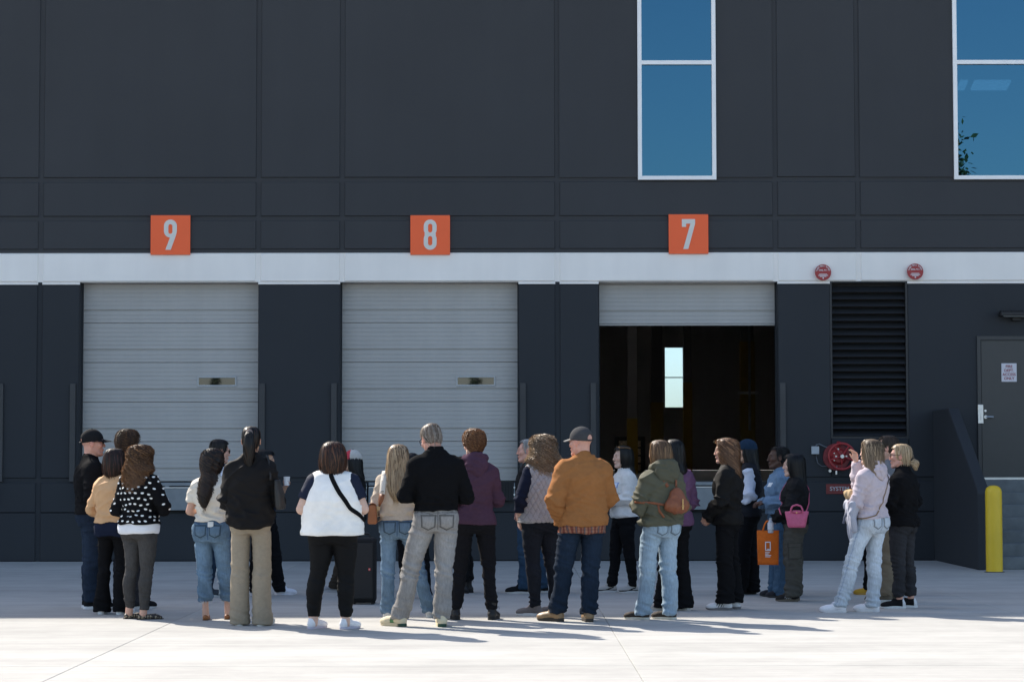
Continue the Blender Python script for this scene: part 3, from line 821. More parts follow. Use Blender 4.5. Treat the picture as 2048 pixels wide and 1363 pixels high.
ARMS = {   # elbow, wrist for the right arm (x outwards); height 1.75 units
    'front': ((.262, -.03, 1.150), (.075, .205, 1.130)),
    'crossed': ((.255, .02, 1.150), (-.05, .215, 1.190)),
    'down': ((.243, -.045, 1.150), (.255, .03, .905)),
    'pocket': ((.295, -.085, 1.160), (.215, .045, .955)),
    'phone': ((.255, .00, 1.140), (.09, .265, 1.21)),
    'low': ((.225, .05, 1.145), (.05, .255, .985)),
    'hidden': ((.225, .03, 1.150), (.07, .19, 1.10)),
}
LEG_T = [0.0, 0.26, 0.5, 0.68, 1.0]
LEGS = {
    'skinny': (.098, .085, .059, .063, .039), 'slim': (.098, .087, .067, .063, .053), 'straight': (.100, .090, .076, .073, .070),
    'wide': (.102, .100, .096, .098, .106), 'flare': (.098, .084, .065, .070, .094), 'loose': (.102, .096, .086, .082, .080),
}
SKINS = {'fair': (0.56, 0.33, 0.245), 'pink': (0.58, 0.31, 0.235), 'tan': (0.46, 0.27, 0.18), 'light': (0.60, 0.39, 0.30), 'dark': (0.085, 0.042, 0.028)}

class Fig:
    def __init__(self, label, x, y, yaw, H, sex='f', w=1.0, skin='fair', feet=((-.10, 0, 10), (.10, 0, -10)), sway=(0, 0), lean=(0, 0), head=(0, 0, 0), headoff=(0, 0), armL='front', armR='front', hips=1.0, legk=1.0):
        self.s = s = H / 1.75; self.H = H; self.sex = sex; self.w = w; self.m = sex == 'm'
        self.skin = np.array(SKINS[skin], np.float32); self.label = label
        self.loc = (x, y, 0); self.yaw = math.radians(yaw)
        self.ww = 0.35 + 0.65 * w
        self.hipw = hips
        self.pel = np.array([sway[0], sway[1], 0.0]); self.che = np.array([lean[0], lean[1], 0.0])
        self.feet = feet
        V3 = lambda a, b, c: np.array([a, b, c], float) * s
        self.legs = []
        for sd, (fx, fy, fa) in zip((-1, 1), feet):
            hip = V3(sd * .088 * self.ww * hips, -.005, .925) + self.pel
            ank = np.array([fx, fy, .085 * s])
            a = math.radians(fa); kd = np.array([-math.sin(a), math.cos(a), 0])
            knee = hip + (ank - hip) * .5 + kd * .018 * s
            knee[2] = .5 * s
            self.legs.append((hip, knee, ank, fa))
        self.legk = legk
        self.arms = []
        shw = (.166 if self.m else .146) * (0.55 + 0.45 * w)
        for sd, ar in ((-1, armL), (1, armR)):
            e, wr = ARMS[ar] if isinstance(ar, str) else ar
            sh = V3(sd * shw, -.012, 1.392) + self.che
            dx = (w - 1) * .07 + (-.008 if self.m else -.034)
            el = V3(sd * (e[0] + dx), e[1] - .01 * (w - 1), e[2] - .035) + self.che; wp = V3(sd * (wr[0] + (dx * .4 if wr[0] > 0.15 else 0)), wr[1] + .09 * (w - 1), wr[2] - .03) + self.che
            # keep real arm lengths
            L1, L2 = .295 * s, .255 * s
            v = norm(el - sh); el = sh + v * L1
            dd = wp - el; n_ = np.linalg.norm(dd)
            wp = el + dd / n_ * L2
            self.arms.append((sh, el, wp))
        self.head = [math.radians(v) for v in head]
        self.hs = s ** .5 * (1.075 if self.m else 1.04)
        neck = V3(0, -.012, 1.485) + self.che
        R = Matrix.Rotation(self.head[0], 3, 'Z') @ Matrix.Rotation(self.head[1], 3, 'X') @ Matrix.Rotation(self.head[2], 3, 'Y')
        off = R @ Vector((headoff[0], .030 * s + headoff[1], H - .120 * self.hs - 1.485 * s))
        self.hc = neck + np.array(off); self.hR = np.array(R)
        self.neck = neck
        A = np.array([q for arm in self.arms for q in arm]); W_ = .25 * self.ww
        self.lo = (min(A[:, 0].min() - .10, -W_), min(A[:, 1].min() - .10, -W_), -.02); self.hi = (max(A[:, 0].max() + .10, W_), max(A[:, 1].max() + .10, W_), 1.62 * s)
        G_ = np.array([q for leg in self.legs for q in leg[:3]])
        self.tlo = (min(G_[:, 0].min() - .15, -W_), min(G_[:, 1].min() - .15, -W_), -.02); self.thi = (max(G_[:, 0].max() + .15, W_), max(G_[:, 1].max() + .15, W_))
        self.build_body()
    # ---- torso tables
    def torso(self, ease):
        w = self.ww; s = self.s
        zs = [.86, .95, 1.02, 1.08, 1.2, 1.3, 1.38, 1.44, 1.485]
        if self.m:
            rx = [.170, .172, .166, .162, .170, .178, .168, .112, .066]; ry = [.115, .117, .114, .114, .120, .124, .110, .082, .062]
        else:
            rx = [.178, .176, .156, .137, .142, .150, .140, .094, .054]; ry = [.118, .118, .108, .100, .108, .114, .100, .076, .056]
        wk = [w ** 1.5] * 6 + [w, w ** .7, 1]
        ek = [1] * 6 + [.75, .3, .15]
        rx = [(a * k * (self.hipw if i < 3 else 1) + ease * e_) * s for i, (a, k, e_) in enumerate(zip(rx, wk, ek))]; ry = [(a * k + ease * e_) * s for a, k, e_ in zip(ry, wk, ek)]
        z = np.array(zs) * s
        t = np.clip((np.array(zs) - .95) / .4, 0, 1)
        cx = self.pel[0] * (1 - t) + self.che[0] * t; cy = self.pel[1] * (1 - t) + self.che[1] * t - np.where(np.array(zs) > 1.15, .012, 0) * s
        return z, cx, cy, np.array(rx), np.array(ry)
    # ---- body
    def build_body(self):
        s = self.s; F = Field(np.minimum(self.lo, self.tlo), np.maximum(self.hi, (*self.thi, 0)), .028)
        z, cx, cy, rx, ry = self.torso(-.022)
        F.loft(z, cx, cy, rx, ry, .03)
        for hip, knee, ank, fa in self.legs:
            F.tube([hip, hip + (knee - hip) * .5, knee, knee + (ank - knee) * .35, ank], np.array([.075, .066, .046, .044, .030]) * s * (self.ww if self.w > 1 else 1), .03)
        for sh, el, wp in self.arms:
            F.tube([sh, el, wp], np.array([.042, .034, .024]) * s, .03)
        F.tube([self.neck - [0, 0, .05], self.neck + [0, .01, .05]], .045 * s, .03)
        V, Q = F.mesh(); parts = [(V, Q, np.tile(self.skin, (len(V), 1)))]
        # ankles in finer detail
        for hip, knee, ank, fa in self.legs:
            c = (knee + ank) / 2
            f = Field(np.minimum(knee, ank) - .09, np.maximum(knee, ank) + [.09, .09, .0], .009)
            f.tube([knee, knee + (ank - knee) * .32, knee + (ank - knee) * .8, ank - [0, 0, .03]], np.array([.045, .047, .033, .036]) * s * (self.ww if self.w > 1 else 1), .02)
            V, Q = f.mesh(); parts.append((V, Q, shade_cols(V, self.skin, .08, 12)))
        parts.append(self.head_mesh())
        for k in (0, 1): parts += self.arm_mesh(k)
        off = 0; VV = []; QQ = []; CC = []
        for V, Q, c in parts:
            VV.append(V); QQ.append(Q + off); CC.append(c); off += len(V)
        me = raw_mesh('person', np.concatenate(VV), np.concatenate(QQ), fab('skin'), np.concatenate(CC))
        o = bpy.data.objects.new('person', me); o.location = self.loc; o.rotation_euler = (0, 0, self.yaw)
        self.o = link(o, None, self.label, 'person', 'people gathered in front of the loading docks')
    def H2B(self, P):
        return (np.asarray(P, float) * self.hs) @ self.hR.T + self.hc
    def head_mesh(self):
        m = self.m
        f = Field((-.11, -.15, -.26), (.11, .15, .135), .0062)
        f.ell((0, -.014, .030), (.076, .097, .084), 0)
        f.ell((0, .022, -.035), (.060 if m else .056, .066, .078), .03)
        for sx in (-1, 1):
            f.tube([(sx * .053, -.005, -.055), (sx * .03, .055, -.098), (0, .070, -.104)], [.020, .018, .018] if m else [.016, .015, .015], .02)
            f.ell((sx * .040, .062, -.022), (.022, .022, .020), .02)
        f.ell((0, .072, -.100), (.024 if m else .019, .020, .017), .015)
        f.tube([(-.036, .080, .026), (0, .088, .024), (.036, .080, .026)], .011 if m else .009, .015)
        for sx in (-1, 1):
            f.ell((sx * .031, .100, .006), (.015, .014, .011), .01, 'sub')
            f.ell((sx * .031, .078, .006), (.013, .013, .011), .004)
        f.tube([(0, .090, .016), (0, .101, -.012), (0, .107, -.029)], [.007, .0085, .0105], .012)
        for sx in (-1, 1): f.ell((sx * .011, .100, -.034), (.009, .010, .008), .006)
        f.ell((0, .090, -.058), (.022, .012, .007), .008); f.ell((0, .088, -.070), (.019, .012, .008), .008)
        for sx in (-1, 1):
            f.ell((sx * .079, -.010, -.008), (.009, .021, .032), .008)
            f.ell((sx * .088, -.004, -.006), (.006, .010, .018), .004, 'sub')
        r = .058 if m else .047
        nb = (self.hR.T @ (self.neck + np.array([0, -.004, -.045]) - self.hc)) / self.hs
        f.tube([(0, -.022, -.06), nb * .55 + np.array([0, -.018, -.05]) * .45, nb], [r, r * .98, r * 1.02], .03)
        f.tube([(0, .01, -.09), (0, -.01, -.16)], [r * .6, r * .7], .03)
        V, Q = f.mesh()
        c = shade_cols(V, self.skin, .07, 30)
        def spot(cen, rad, col, a):
            d = np.linalg.norm((V - np.array(cen)) / np.array(rad), axis=1); k = np.clip(1.4 - d, 0, 1)[:, None] * a
            c[:] = c * (1 - k) + np.array(col) * k
        sk = self.skin
        spot((0, .10, -.064), (.024, .022, .012), sk * [.85, .55, .55], .8)
        for sx in (-1, 1):
            spot((sx * .031, .09, .006), (.012, .014, .0055), (.03, .02, .018), .9)
            spot((sx * .033, .092, .030), (.018, .016, .005), sk * .25, .8)
            spot((sx * .042, .085, -.025), (.022, .03, .022), sk * [1.08, .82, .8], .4)
            spot((sx * .085, -.01, -.008), (.02, .03, .04), sk * [1.05, .75, .7], .5)
        spot((0, .112, -.03), (.014, .014, .014), sk * [1.05, .8, .78], .5)
        self.face_extra = getattr(self, 'face_extra', None)
        return (self.H2B(V).astype(np.float32), Q, c)
    def arm_mesh(self, k):
        s = self.s; sh, el, wp = self.arms[k]; sd = (-1, 1)[k]
        out = []
        d = norm(wp - el)
        f = Field(np.minimum(np.minimum(el, wp), sh) - .07, np.maximum(np.maximum(el, wp), sh) + .07, .0095)
        ff = (self.ww ** 1.2 if self.w > 1 else 1)
        f.tube([sh, sh + (el - sh) * .5, el, el + (wp - el) * .3, wp], np.array([.050, .045, .040, .041, .0265]) * s * ff * (1.08 if self.m else .96), .02)
        V, Q = f.mesh(); out.append((V, Q, shade_cols(V, self.skin, .06, 12)))
        # hand: palm, four curled fingers, thumb
        up = np.array([0, 0, 1.0])
        ref = np.array([-sd * 1.0, .15, -.2]) if abs(d[2]) > .6 else np.array([0, -.25, -1.0])
        n = norm(ref - d * (ref @ d))          # palm looks this way
        a = norm(np.cross(d, n))               # across the hand
        side = a if (a @ (up + [0, .6, 0])) > 0 else -a   # thumb side: forwards / up
        B_ = np.stack([side, n, d], 1)         # local x: thumb side, y: palm, z: along
        L = .185 * s * (1.05 if self.m else .95)
        f = Field((-.075, -.05, -.04), (.085, .09, .21), .0048)
        q = L / .185
        f.tube([(0, 0, -.03), (0, 0, .012)], [.026 * q, .027 * q], .01, sy=1.25)
        f.tube([(.018 * q, 0, .02 * q), (.022 * q, .004, .078 * q)], .021 * q, .012, sy=1.5)
        f.tube([(-.014 * q, 0, .02 * q), (-.022 * q, .004, .074 * q)], .021 * q, .012, sy=1.5)
        f.tube([(0, 0, .02 * q), (0, .004, .08 * q)], .022 * q, .012, sy=1.5)
        for x, l in ((.032, .070), (.011, .078), (-.011, .072), (-.031, .056)):
            p0 = np.array([x, .003, .078]); p1 = p0 + np.array([0, .010, .42 * l]); p2 = p1 + np.array([0, .022, .26 * l]); p3 = p2 + np.array([0, .022, .12 * l])
            f.tube(np.array([p0, p1, p2, p3]) * q, np.array([.0098, .0088, .008, .0068]) * q, .003)
        f.tube(np.array([(.024, .006, .025), (.046, .018, .052), (.050, .030, .082)]) * q, np.array([.0135, .0105, .008]) * q, .008)
        V, Q = f.mesh()
        c = shade_cols(V, self.skin * np.array([1.0, .93, .9]), .08, 40)
        V = (V @ B_.T + wp).astype(np.float32)
        if np.linalg.det(B_) < 0: Q = Q[:, ::-1].copy()
        out.append((V, Q, c)); self.handframe = getattr(self, 'handframe', {}); self.handframe[k] = (wp, B_)
        return out
    # ---- clothing
    def trousers(self, style='straight', col=(.05, .06, .09), hem=.03, waist=1.06, kind='woven', name='trousers', k=1.0, wr=1.0, fade=0.0, pockets=None, seam=None, glute=1.0, fray=None, gap=.013):
        s = self.s; rr = np.array(LEGS[style]) * s * k * (self.ww ** 1.1 if self.w > 1 else self.ww ** .5)
        F = Field(self.tlo, (self.thi[0], self.thi[1], waist * s + .05), .0098)
        z, cx, cy, rx, ry = self.torso(.004)
        zz = np.array([.82, .88, .95, 1.02, 1.08, 1.14]) * s
        I = lambda v: np.interp(zz, z, v)
        rxx, ryy = I(rx), I(ry); rxx[0] *= .66; ryy[0] *= .72; rxx[1] *= .93
        F.loft(zz, I(cx), I(cy), rxx, ryy, .02)
        for sd, (hip, knee, ank, fa) in zip((-1, 1), self.legs):
            g = np.array([sd * .080 * self.ww * self.hipw, -.055 * self.ww, .905]) * s + self.pel
            F.ell(g, np.array([.092, .080, .098]) * s * self.ww * glute, .05)
            bot = ank.copy(); bot[2] = (hem - .03) * s
            a = math.radians(fa); bot[:2] += np.array([-math.sin(a), math.cos(a)]) * .010
            path = []
            for t in LEG_T:
                path.append(hip + (knee - hip) * t / .5 if t <= .5 else knee + (bot - knee) * (t - .5) / .5)
            path = np.array(path)
            calf = np.array([math.sin(a), -math.cos(a), 0]) * .016 * s + np.array([sd * (.008 if style == 'skinny' else 0), 0, 0])
            path[3] += calf
            path[1] += -calf * .8
            # leg tubes kept apart: join each on its own side of the body's middle
            G = Field.__new__(Field); G.__dict__ = dict(F.__dict__); G.F = np.full_like(F.F, .5)
            G.tube(path, rr, .0)
            X, Y, Z = G._xyz((slice(None),) * 3)
            q = np.clip(.5 + .5 * (G.F - F.F) / .035, 0, 1); blend = G.F + (F.F - G.F) * q - .035 * q * (1 - q)
            hard = np.minimum(F.F, G.F)
            kz = np.clip((Z - .74 * s) / (.10 * s), 0, 1)
            F.F = hard * (1 - kz) + blend * kz
        F.cut(lambda X, Y, Z: np.maximum(hem * s - Z, Z - waist * s))
        V, Q = F.mesh(); Nn = vnormals(V, Q)
        # cloth folds: knees, ankles, seat
        zk = V[:, 2] / s
        env = .35 + .9 * np.exp(-((zk - .47) / .10) ** 2) + 1.2 * np.exp(-((zk - hem - .06) / .09) ** 2) + .8 * np.exp(-((zk - .80) / .06) ** 2)
        seed = RNG.uniform(0, 30, 3)
        n1 = vnoise(V * np.array([9, 9, 6]) / s + seed); n2 = ridge(vnoise(V @ np.array([[1, 0, .35], [0, 1, .3], [.3, -.2, 1]]).T * np.array([7, 7, 24]) / s + seed)) ** 2
        lim = np.clip((waist * s - V[:, 2]) / .05, 0, 1)
        V = V + Nn * (((n1 - .5) * .010 + (n2 - .35) * .015 * env) * wr * lim)[:, None]
        V[:, 2] = np.maximum(V[:, 2], .004)
        c = shade_cols(V, col, .08, 5)
        if fade:     # worn denim: paler on seat, thighs and knees, mottled
            u = np.exp(-((zk - .70) / .18) ** 2) * (np.abs(Nn[:, 1]) ** 1.5) + .5 * np.exp(-((zk - .45) / .12) ** 2) * np.clip(-Nn[:, 1] * .5 + .5, 0, 1)
            mott = vnoise(V * 22) * .5 + vnoise(V * np.array([60, 60, 25])) * .5
            c = c * (1 + fade * (u + .6 * (mott - .5) + .5 * (n2 - .4) * np.minimum(env, 1)))[:, None]
        if seam is not None:     # stitched side seams
            for (hip, knee, ank, fa), sd in zip(self.legs, (-1, 1)):
                t = np.clip((hip[2] - V[:, 2]) / (hip[2] - ank[2]), 0, 1)
                cxx = hip[0] + (ank[0] - hip[0]) * t; cyy = hip[1] + (ank[1] - hip[1]) * t
                on = (np.abs(V[:, 1] - cyy) < .006) & (sd * (V[:, 0] - cxx) > 0.02) & (sd * V[:, 0] > sd * self.pel[0])
                c[on] = np.array(seam)
        if seam is not None:
            xs_ = V[:, 0] - self.pel[0]; bk = (Nn[:, 1] < -.1)
            zy = (1.0 - .05 * np.clip(1 - np.abs(xs_) / (.14 * s), 0, 1)) if waist > 1.03 else (.985 - .04 * np.clip(1 - np.abs(xs_) / (.14 * s), 0, 1))
            ln = bk & ((np.abs(xs_) < .005) & (zk > .83) | (np.abs(zk - zy) < .0045) | (np.abs(zk - waist + .045) < .0045))
            c[ln] = np.array(seam)
        self.tr = put(name, V, Q, fab(kind), c, self.o); self.tr_bvh = BVHTree.FromPolygons(V.tolist(), Q.tolist())
        self.trtop = waist * s
        if pockets is not None:
            for sd in (-1, 1):
                cxp = self.pel[0] + sd * .078 * s * self.ww
                zt = (.975 if pockets == 'high' else .955) * s; pw, ph = .066 * s, .135 * s
                shape = [(-1, 0), (1, 0), (.92, -.78), (0, -1), (-.92, -.78)]
                self.patch('back_pocket', self.tr_bvh, shape, (cxp, -.5, zt), pw, ph, (0, 1, 0), fab(kind), np.array(col) * (1.12 if fade else 1.5), self.tr, .004, np.array(col) * .42 if fade else np.array(col) * 2.2)
        if fray is not None:
            Vs, Fs = [], []
            for hip, knee, ank, fa in self.legs:
                for q in range(70):
                    a = RNG.uniform(0, 6.28); r = rr[4] * RNG.uniform(.9, 1.0); p = np.array([ank[0] + r * math.cos(a), ank[1] + r * math.sin(a), hem * s + .006])
                    l = RNG.uniform(.01, .035) * (2.2 if RNG.random() < .08 else 1); dx, dy = RNG.normal(0, .006, 2); i = len(Vs)
                    tw = np.array([-math.sin(a), math.cos(a), 0]) * .0016
                    Vs += [p - tw, p + tw, p + [dx, dy, -l]]; Fs.append((i, i + 1, i + 2))
            put('frayed_hem', np.array(Vs), np.array(Fs), fab('woven'), np.array(fray), self.o, False)
        return self
    def patch(self, name, bvh, shape, origin, pw, ph, d, mat, col, parent, lift=.004, edge=None):
        """a sewn-on or printed piece laid onto the surface: shape in -1..1 x -1..0 units, shot along d"""
        d = Vector(d).normalized(); up = Vector((0, 0, 1)); r = d.cross(up).normalized()
        if abs(d.z) > .9: r = Vector((1, 0, 0))
        v = r.cross(d).normalized()
        V = []
        # fan rings from the centroid outwards follow the outline exactly
        cen = (sum(p[0] for p in shape) / len(shape), sum(p[1] for p in shape) / len(shape))
        dense = []
        for i in range(len(shape)):
            p, q = shape[i], shape[(i + 1) % len(shape)]
            m = 1 if len(shape) > 8 else 4
            dense += [(p[0] + (q[0] - p[0]) * t / m, p[1] + (q[1] - p[1]) * t / m) for t in range(m)]
        rings = [0.35, .7, .90, 1.0]; n = len(dense)
        def shoot(px, pz):
            o = Vector(origin) + r * (px * pw) + v * (pz * ph)
            h = bvh.ray_cast(o, d)
            if h[0] is None: return None
            return h[0] - d * lift
        P = [(cen[0], cen[1])] + [(cen[0] + (p[0] - cen[0]) * q, cen[1] + (p[1] - cen[1]) * q) for q in rings for p in dense]
        cc = []
        last = None
        for i, p in enumerate(P):
            h = shoot(*p)
            if h is None: h = last if last is not None else Vector(origin) + d * .35
            last = h; V.append(tuple(h)); cc.append(1 if (i > n * 2) else 0)
        tri = [(0, 1 + i, 1 + (i + 1) % n) for i in range(n)]
        qd = []
        for k in range(len(rings) - 1):
            for i in range(n):
                a = 1 + k * n + i; b = 1 + k * n + (i + 1) % n
                qd.append((a, a + n, b + n, b))
        me = bpy.data.meshes.new(name); me.from_pydata(V, [], tri + qd)
        cols = np.tile(np.append(np.asarray(col, np.float32)[:3], 1), (len(V), 1)).astype(np.float32)
        if edge is not None: cols[1 + 2 * n:, :3] = np.asarray(edge)[:3]; 
        if edge is not None: cols[1 + 3 * n:, :3] = np.asarray(edge)[:3]
        a = me.attributes.new('col', 'FLOAT_COLOR', 'POINT'); a.data.foreach_set('color', cols.ravel())
        me.materials.append(mat)
        for p in me.polygons: p.use_smooth = True
        return link(bpy.data.objects.new(name, me), parent)
    def top(self, name, col, hem=.92, ease=.016, sleeve='long', kind='woven', neck='crew', flare=0.0, wr=1.0, h=.0096, bust=1.0, under=False, hemband=0, armx=1.0, hem_slope=0.0, collarcol=None, quilt=None, hemcurve=0.0, cuff=None, box=0.0, upto=None):
        s = self.s
        F = Field((self.lo[0], self.lo[1], hem * s - .06), (self.hi[0], self.hi[1], max(1.60 * s, max(a[2][2] for a in self.arms) + .09)), h)
        ez = ease - (.030 if under else 0)
        z, cx, cy, rx, ry = self.torso(ez)
        if hem < .86:
            z = np.concatenate([[hem * s - .05], z]); cx = np.concatenate([[cx[0]], cx]); cy = np.concatenate([[cy[0]], cy]); rx = np.concatenate([[rx[0] * .99], rx]); ry = np.concatenate([[ry[0] * .99], ry])
        t = np.clip((1.15 * s - z) / (1.15 * s - hem * s), 0, 1.3)
        rx = rx + flare * t * s; ry = ry + flare * .8 * t * s
        if box:          # boxy cut: the waist hangs straight from the chest
            m_ = (z < 1.30 * s)
            rx = np.where(m_, np.maximum(rx, rx[z < 1.32 * s].max() * box), rx); ry = np.where(m_, np.maximum(ry, ry[z < 1.32 * s].max() * box * .96), ry)
        F.loft(z, cx, cy, rx, ry, 0)
        if not self.m and not under:
            for sd in (-1, 1):
                F.ell(np.array([sd * .062 * self.ww, .072 * self.ww + ease * .6, 1.245]) * s + self.che, np.array([.072, .062, .075]) * s * bust * self.ww, .05)
        # shoulder blades and slope of the shoulders
        for sd, (sh, el, wp) in zip((-1, 1), self.arms):
            F.tube([np.array([sd * .035, -.018, 1.482]) * s + self.che, sh + [-sd * .012, 0, -.006 - ez * .5]], np.array([.034 + ez * .4, .046 + ez * .5]) * s, .05)
            F.ell(np.array([sd * .075 * self.ww, -.068, 1.30]) * s + self.che, np.array([.06, .05, .09]) * s, .05)
            if sleeve != 'none':
                ff = (self.ww ** 1.2 if self.w > 1 else 1) * (1.08 if self.m else .96) * armx
                R_ = (np.array([.057, .050, .046, .044, .033]) * ff + ease * np.array([.9, 1, .95, .9, .75])) * s
                sh = sh + np.array([0, 0, -.010 - ease * .7])
                P = [sh, sh + (el - sh) * .5, el, el + (wp - el) * .4, wp]
                if sleeve == 'short': P, R_ = [sh, sh + (el - sh) * .5, sh + (el - sh) * .66], R_[:3] * np.array([1.05, 1.12, 1.16])
                if sleeve == 'elbow': P, R_ = P[:3] + [el + (wp - el) * .12], R_[:4]
                if sleeve == 'three': P, R_ = P[:3] + [el + (wp - el) * .55], R_[:4]
                P = np.array(P)
                e_ = P[-1] + norm(P[-1] - P[-2]) * .05
                G = Field.__new__(Field); G.__dict__ = dict(F.__dict__); G.F = np.full_like(F.F, .5)
                G.tube(np.vstack([P, e_]), np.append(R_, R_[-1]), .0)
                dn = norm(P[-1] - P[-2]); X, Y, Z = G._xyz((slice(None),) * 3)
                near = (X - P[-1][0]) * dn[0] + (Y - P[-1][1]) * dn[1] + (Z - P[-1][2]) * dn[2]
                r2 = (X - P[-1][0]) ** 2 + (Y - P[-1][1]) ** 2 + (Z - P[-1][2]) ** 2
                G.F = np.where(r2 < .15 ** 2, np.maximum(G.F, near), G.F)
                # soft at the shoulder, crisp further down so that arm and flank stay apart
                da = np.sqrt((X - sh[0]) ** 2 + (Y - sh[1]) ** 2 + (Z - sh[2]) ** 2)
                kk = np.clip(1 - (da - .08) / .12, .08, 1) * .06
                q = np.clip(.5 + .5 * (G.F - F.F) / kk, 0, 1); F.F = G.F + (F.F - G.F) * q - kk * q * (1 - q)
            else:
                F.ell(sh + [-sd * .030, 0, -.005], np.array([.058 + ease, .062 + ease, .066 + ease]) * s, .05)
        if sleeve == 'none':
            X, Y, Z = F._xyz((slice(None),) * 3)
            for sd, (sh, el, wp) in zip((-1, 1), self.arms):     # armhole
                F.F = np.where(Z > 1.16 * s, np.maximum(F.F, sd * (X - sh[0]) - .030 - .35 * np.clip(1.32 * s - Z, 0, .2)), F.F)
        if upto is not None:
            X, Y, Z = F._xyz((slice(None),) * 3); F.F = np.maximum(F.F, Z - upto * s)
        nb = self.neck
        slope = .55
        hz = hem * s
        cut_top = {'crew': 1.500, 'collar': 1.50, 'high': 1.50, 'hood': 1.50, 'v': 1.50}[neck] * s
        def fn(X, Y, Z):
            low = hz + hem_slope * (Y - self.pel[1]) - hemcurve * (1 - np.clip(np.abs(X - self.pel[0]) / (.17 * s), 0, 1) ** 2) * np.where(Y < 0, 1, 1)
            a = low - Z
            near_arm = np.zeros_like(Z)
            b = np.where((np.abs(X - nb[0]) < .13 * s) & (np.abs(Y - nb[1]) < .15 * s), Z - cut_top + slope * (Y - nb[1]) * .5, -1.0)
            return np.maximum(a, b)
        F0 = F.F
        # the hem plane must not slice sleeves that hang below it
        X, Y, Z = F._xyz((slice(None),) * 3)
        val = fn(X, Y, Z)
        F.F = np.maximum(F0, val)
        if sleeve in ('long', 'three'):
            for sd, (sh, el, wp) in zip((-1, 1), self.arms):
                if wp[2] < hz + .06:
                    G = Field.__new__(Field); G.__dict__ = dict(F.__dict__); G.F = np.full_like(F.F, .5)
                    R_ = (np.array([.046, .044, .033]) * armx + ease * np.array([.95, .9, .75])) * s
                    G.tube([el, el + (wp - el) * .4, wp], R_, 0)
                    F.F = np.minimum(F.F, G.F)
        if neck in ('collar', 'high', 'hood'):
            ch, cr = {'collar': (.038, .066), 'high': (.055, .068), 'hood': (.03, .078)}[neck]
            if not self.m: cr -= .008
            c0 = nb + [0, .004, 0]
            q0 = [(nb[2] - .045), nb[2] - .01, nb[2] + ch * .6 * s, nb[2] + ch * s]
            F.loft(q0, c0[0] + np.array([0, 0, 0, 0.]), c0[1] + np.array([-.004, 0, .008, .014]), np.array([cr + .035, cr + .008, cr, cr - .002]) * s, np.array([cr + .025, cr + .010, cr + .004, cr + .002]) * s, .015, p=2)
            X, Y, Z = F._xyz((slice(None),) * 3)
            F.F = np.maximum(F.F, Z - (nb[2] + (ch - .006) * s) + .45 * (Y - nb[1]))
        V, Q = F.mesh(); Nn = vnormals(V, Q)
        seed = RNG.uniform(0, 30, 3)
        zk = V[:, 2] / s
        env = .30 + .9 * np.exp(-((zk - hem - .05) / .07) ** 2) + .9 * np.exp(-((zk - 1.08) / .07) ** 2)
        for sh, el, wp in self.arms:
            de = np.linalg.norm(V - el, axis=1); ds_ = np.linalg.norm(V - (sh + [0, 0, -.09]), axis=1); dw = np.linalg.norm(V - wp, axis=1)
            env = env + 1.4 * np.exp(-(de / .10) ** 2) + .7 * np.exp(-(ds_ / .08) ** 2) + .8 * np.exp(-(dw / .06) ** 2)
        n1 = vnoise(V * np.array([7, 7, 5]) / s + seed)
        n2 = ridge(vnoise(V @ np.array([[1, .2, .45], [-.2, 1, .3], [.25, -.3, 1]]).T * np.array([8, 8, 19]) / s + seed)) ** 2
        n3 = ridge(vnoise(V @ np.array([[1, 0, -.5], [0, 1, .2], [-.5, .2, 1]]).T * np.array([6, 6, 12]) / s + seed + 7)) ** 3
        if sleeve == 'none': env = np.minimum(env, .8)
        disp = ((n1 - .5) * .012 + (n2 - .35) * .017 * env + (n3 - .25) * .012) * wr
        if hemband: disp += np.where((zk < hem + hemband), -.006, 0) - np.where(np.abs(zk - hem - hemband) < .006, .004, 0)
        if quilt:
            u = (V[:, 0] * 1.0 + np.arctan2(V[:, 0], -V[:, 1] + .25) * .05 + V[:, 2] * .55); v_ = (V[:, 0] - V[:, 2] * .55)
            g = np.minimum(np.abs(((u / quilt) % 1) - .5), np.abs(((v_ / quilt) % 1) - .5)) * 2
            disp += .007 * np.clip(g, 0, .35) / .35 - .004
        V = V + Nn * disp[:, None]
        V = V.astype(np.float32)
        if hasattr(self, 'tr_bvh'):
            for bv_, zt_, g_ in [(self.tr_bvh, self.trtop + .03, .011)] + getattr(self, 'inner', []):
                low = np.nonzero(V[:, 2] < zt_)[0]
                for i_, p in zip(low, V[low].tolist()):
                    l_, n_, _, d_ = bv_.find_nearest(p, .06)
                    if l_ is not None:
                        if (p[0] - l_[0]) * n_[0] + (p[1] - l_[1]) * n_[1] + (p[2] - l_[2]) * n_[2] < g_ and abs(n_[2]) < .8:
                            V[i_] = (l_[0] + n_[0] * g_, l_[1] + n_[1] * g_, p[2])
        c = shade_cols(V, col, .07, 5)
        if quilt: c = c * np.where(g < .10, .72, 1.0)[:, None]
        if cuff is not None:
            for sh, el, wp in self.arms:
                c[np.linalg.norm(V - wp, axis=1) < .05] = cuff
        if collarcol is not None:
            c[(V[:, 2] > nb[2] - .01) & (np.abs(V[:, 0] - nb[0]) < .09)] = collarcol
        ob = put(name, V, Q, fab(kind), c, self.o)
        self.tops = getattr(self, 'tops', []); bv = BVHTree.FromPolygons(V.tolist(), Q.tolist()); self.tops.append((ob, bv, V, Q))
        if upto is not None: self.inner = [(bv, upto * s + .01, .012)]
        return self
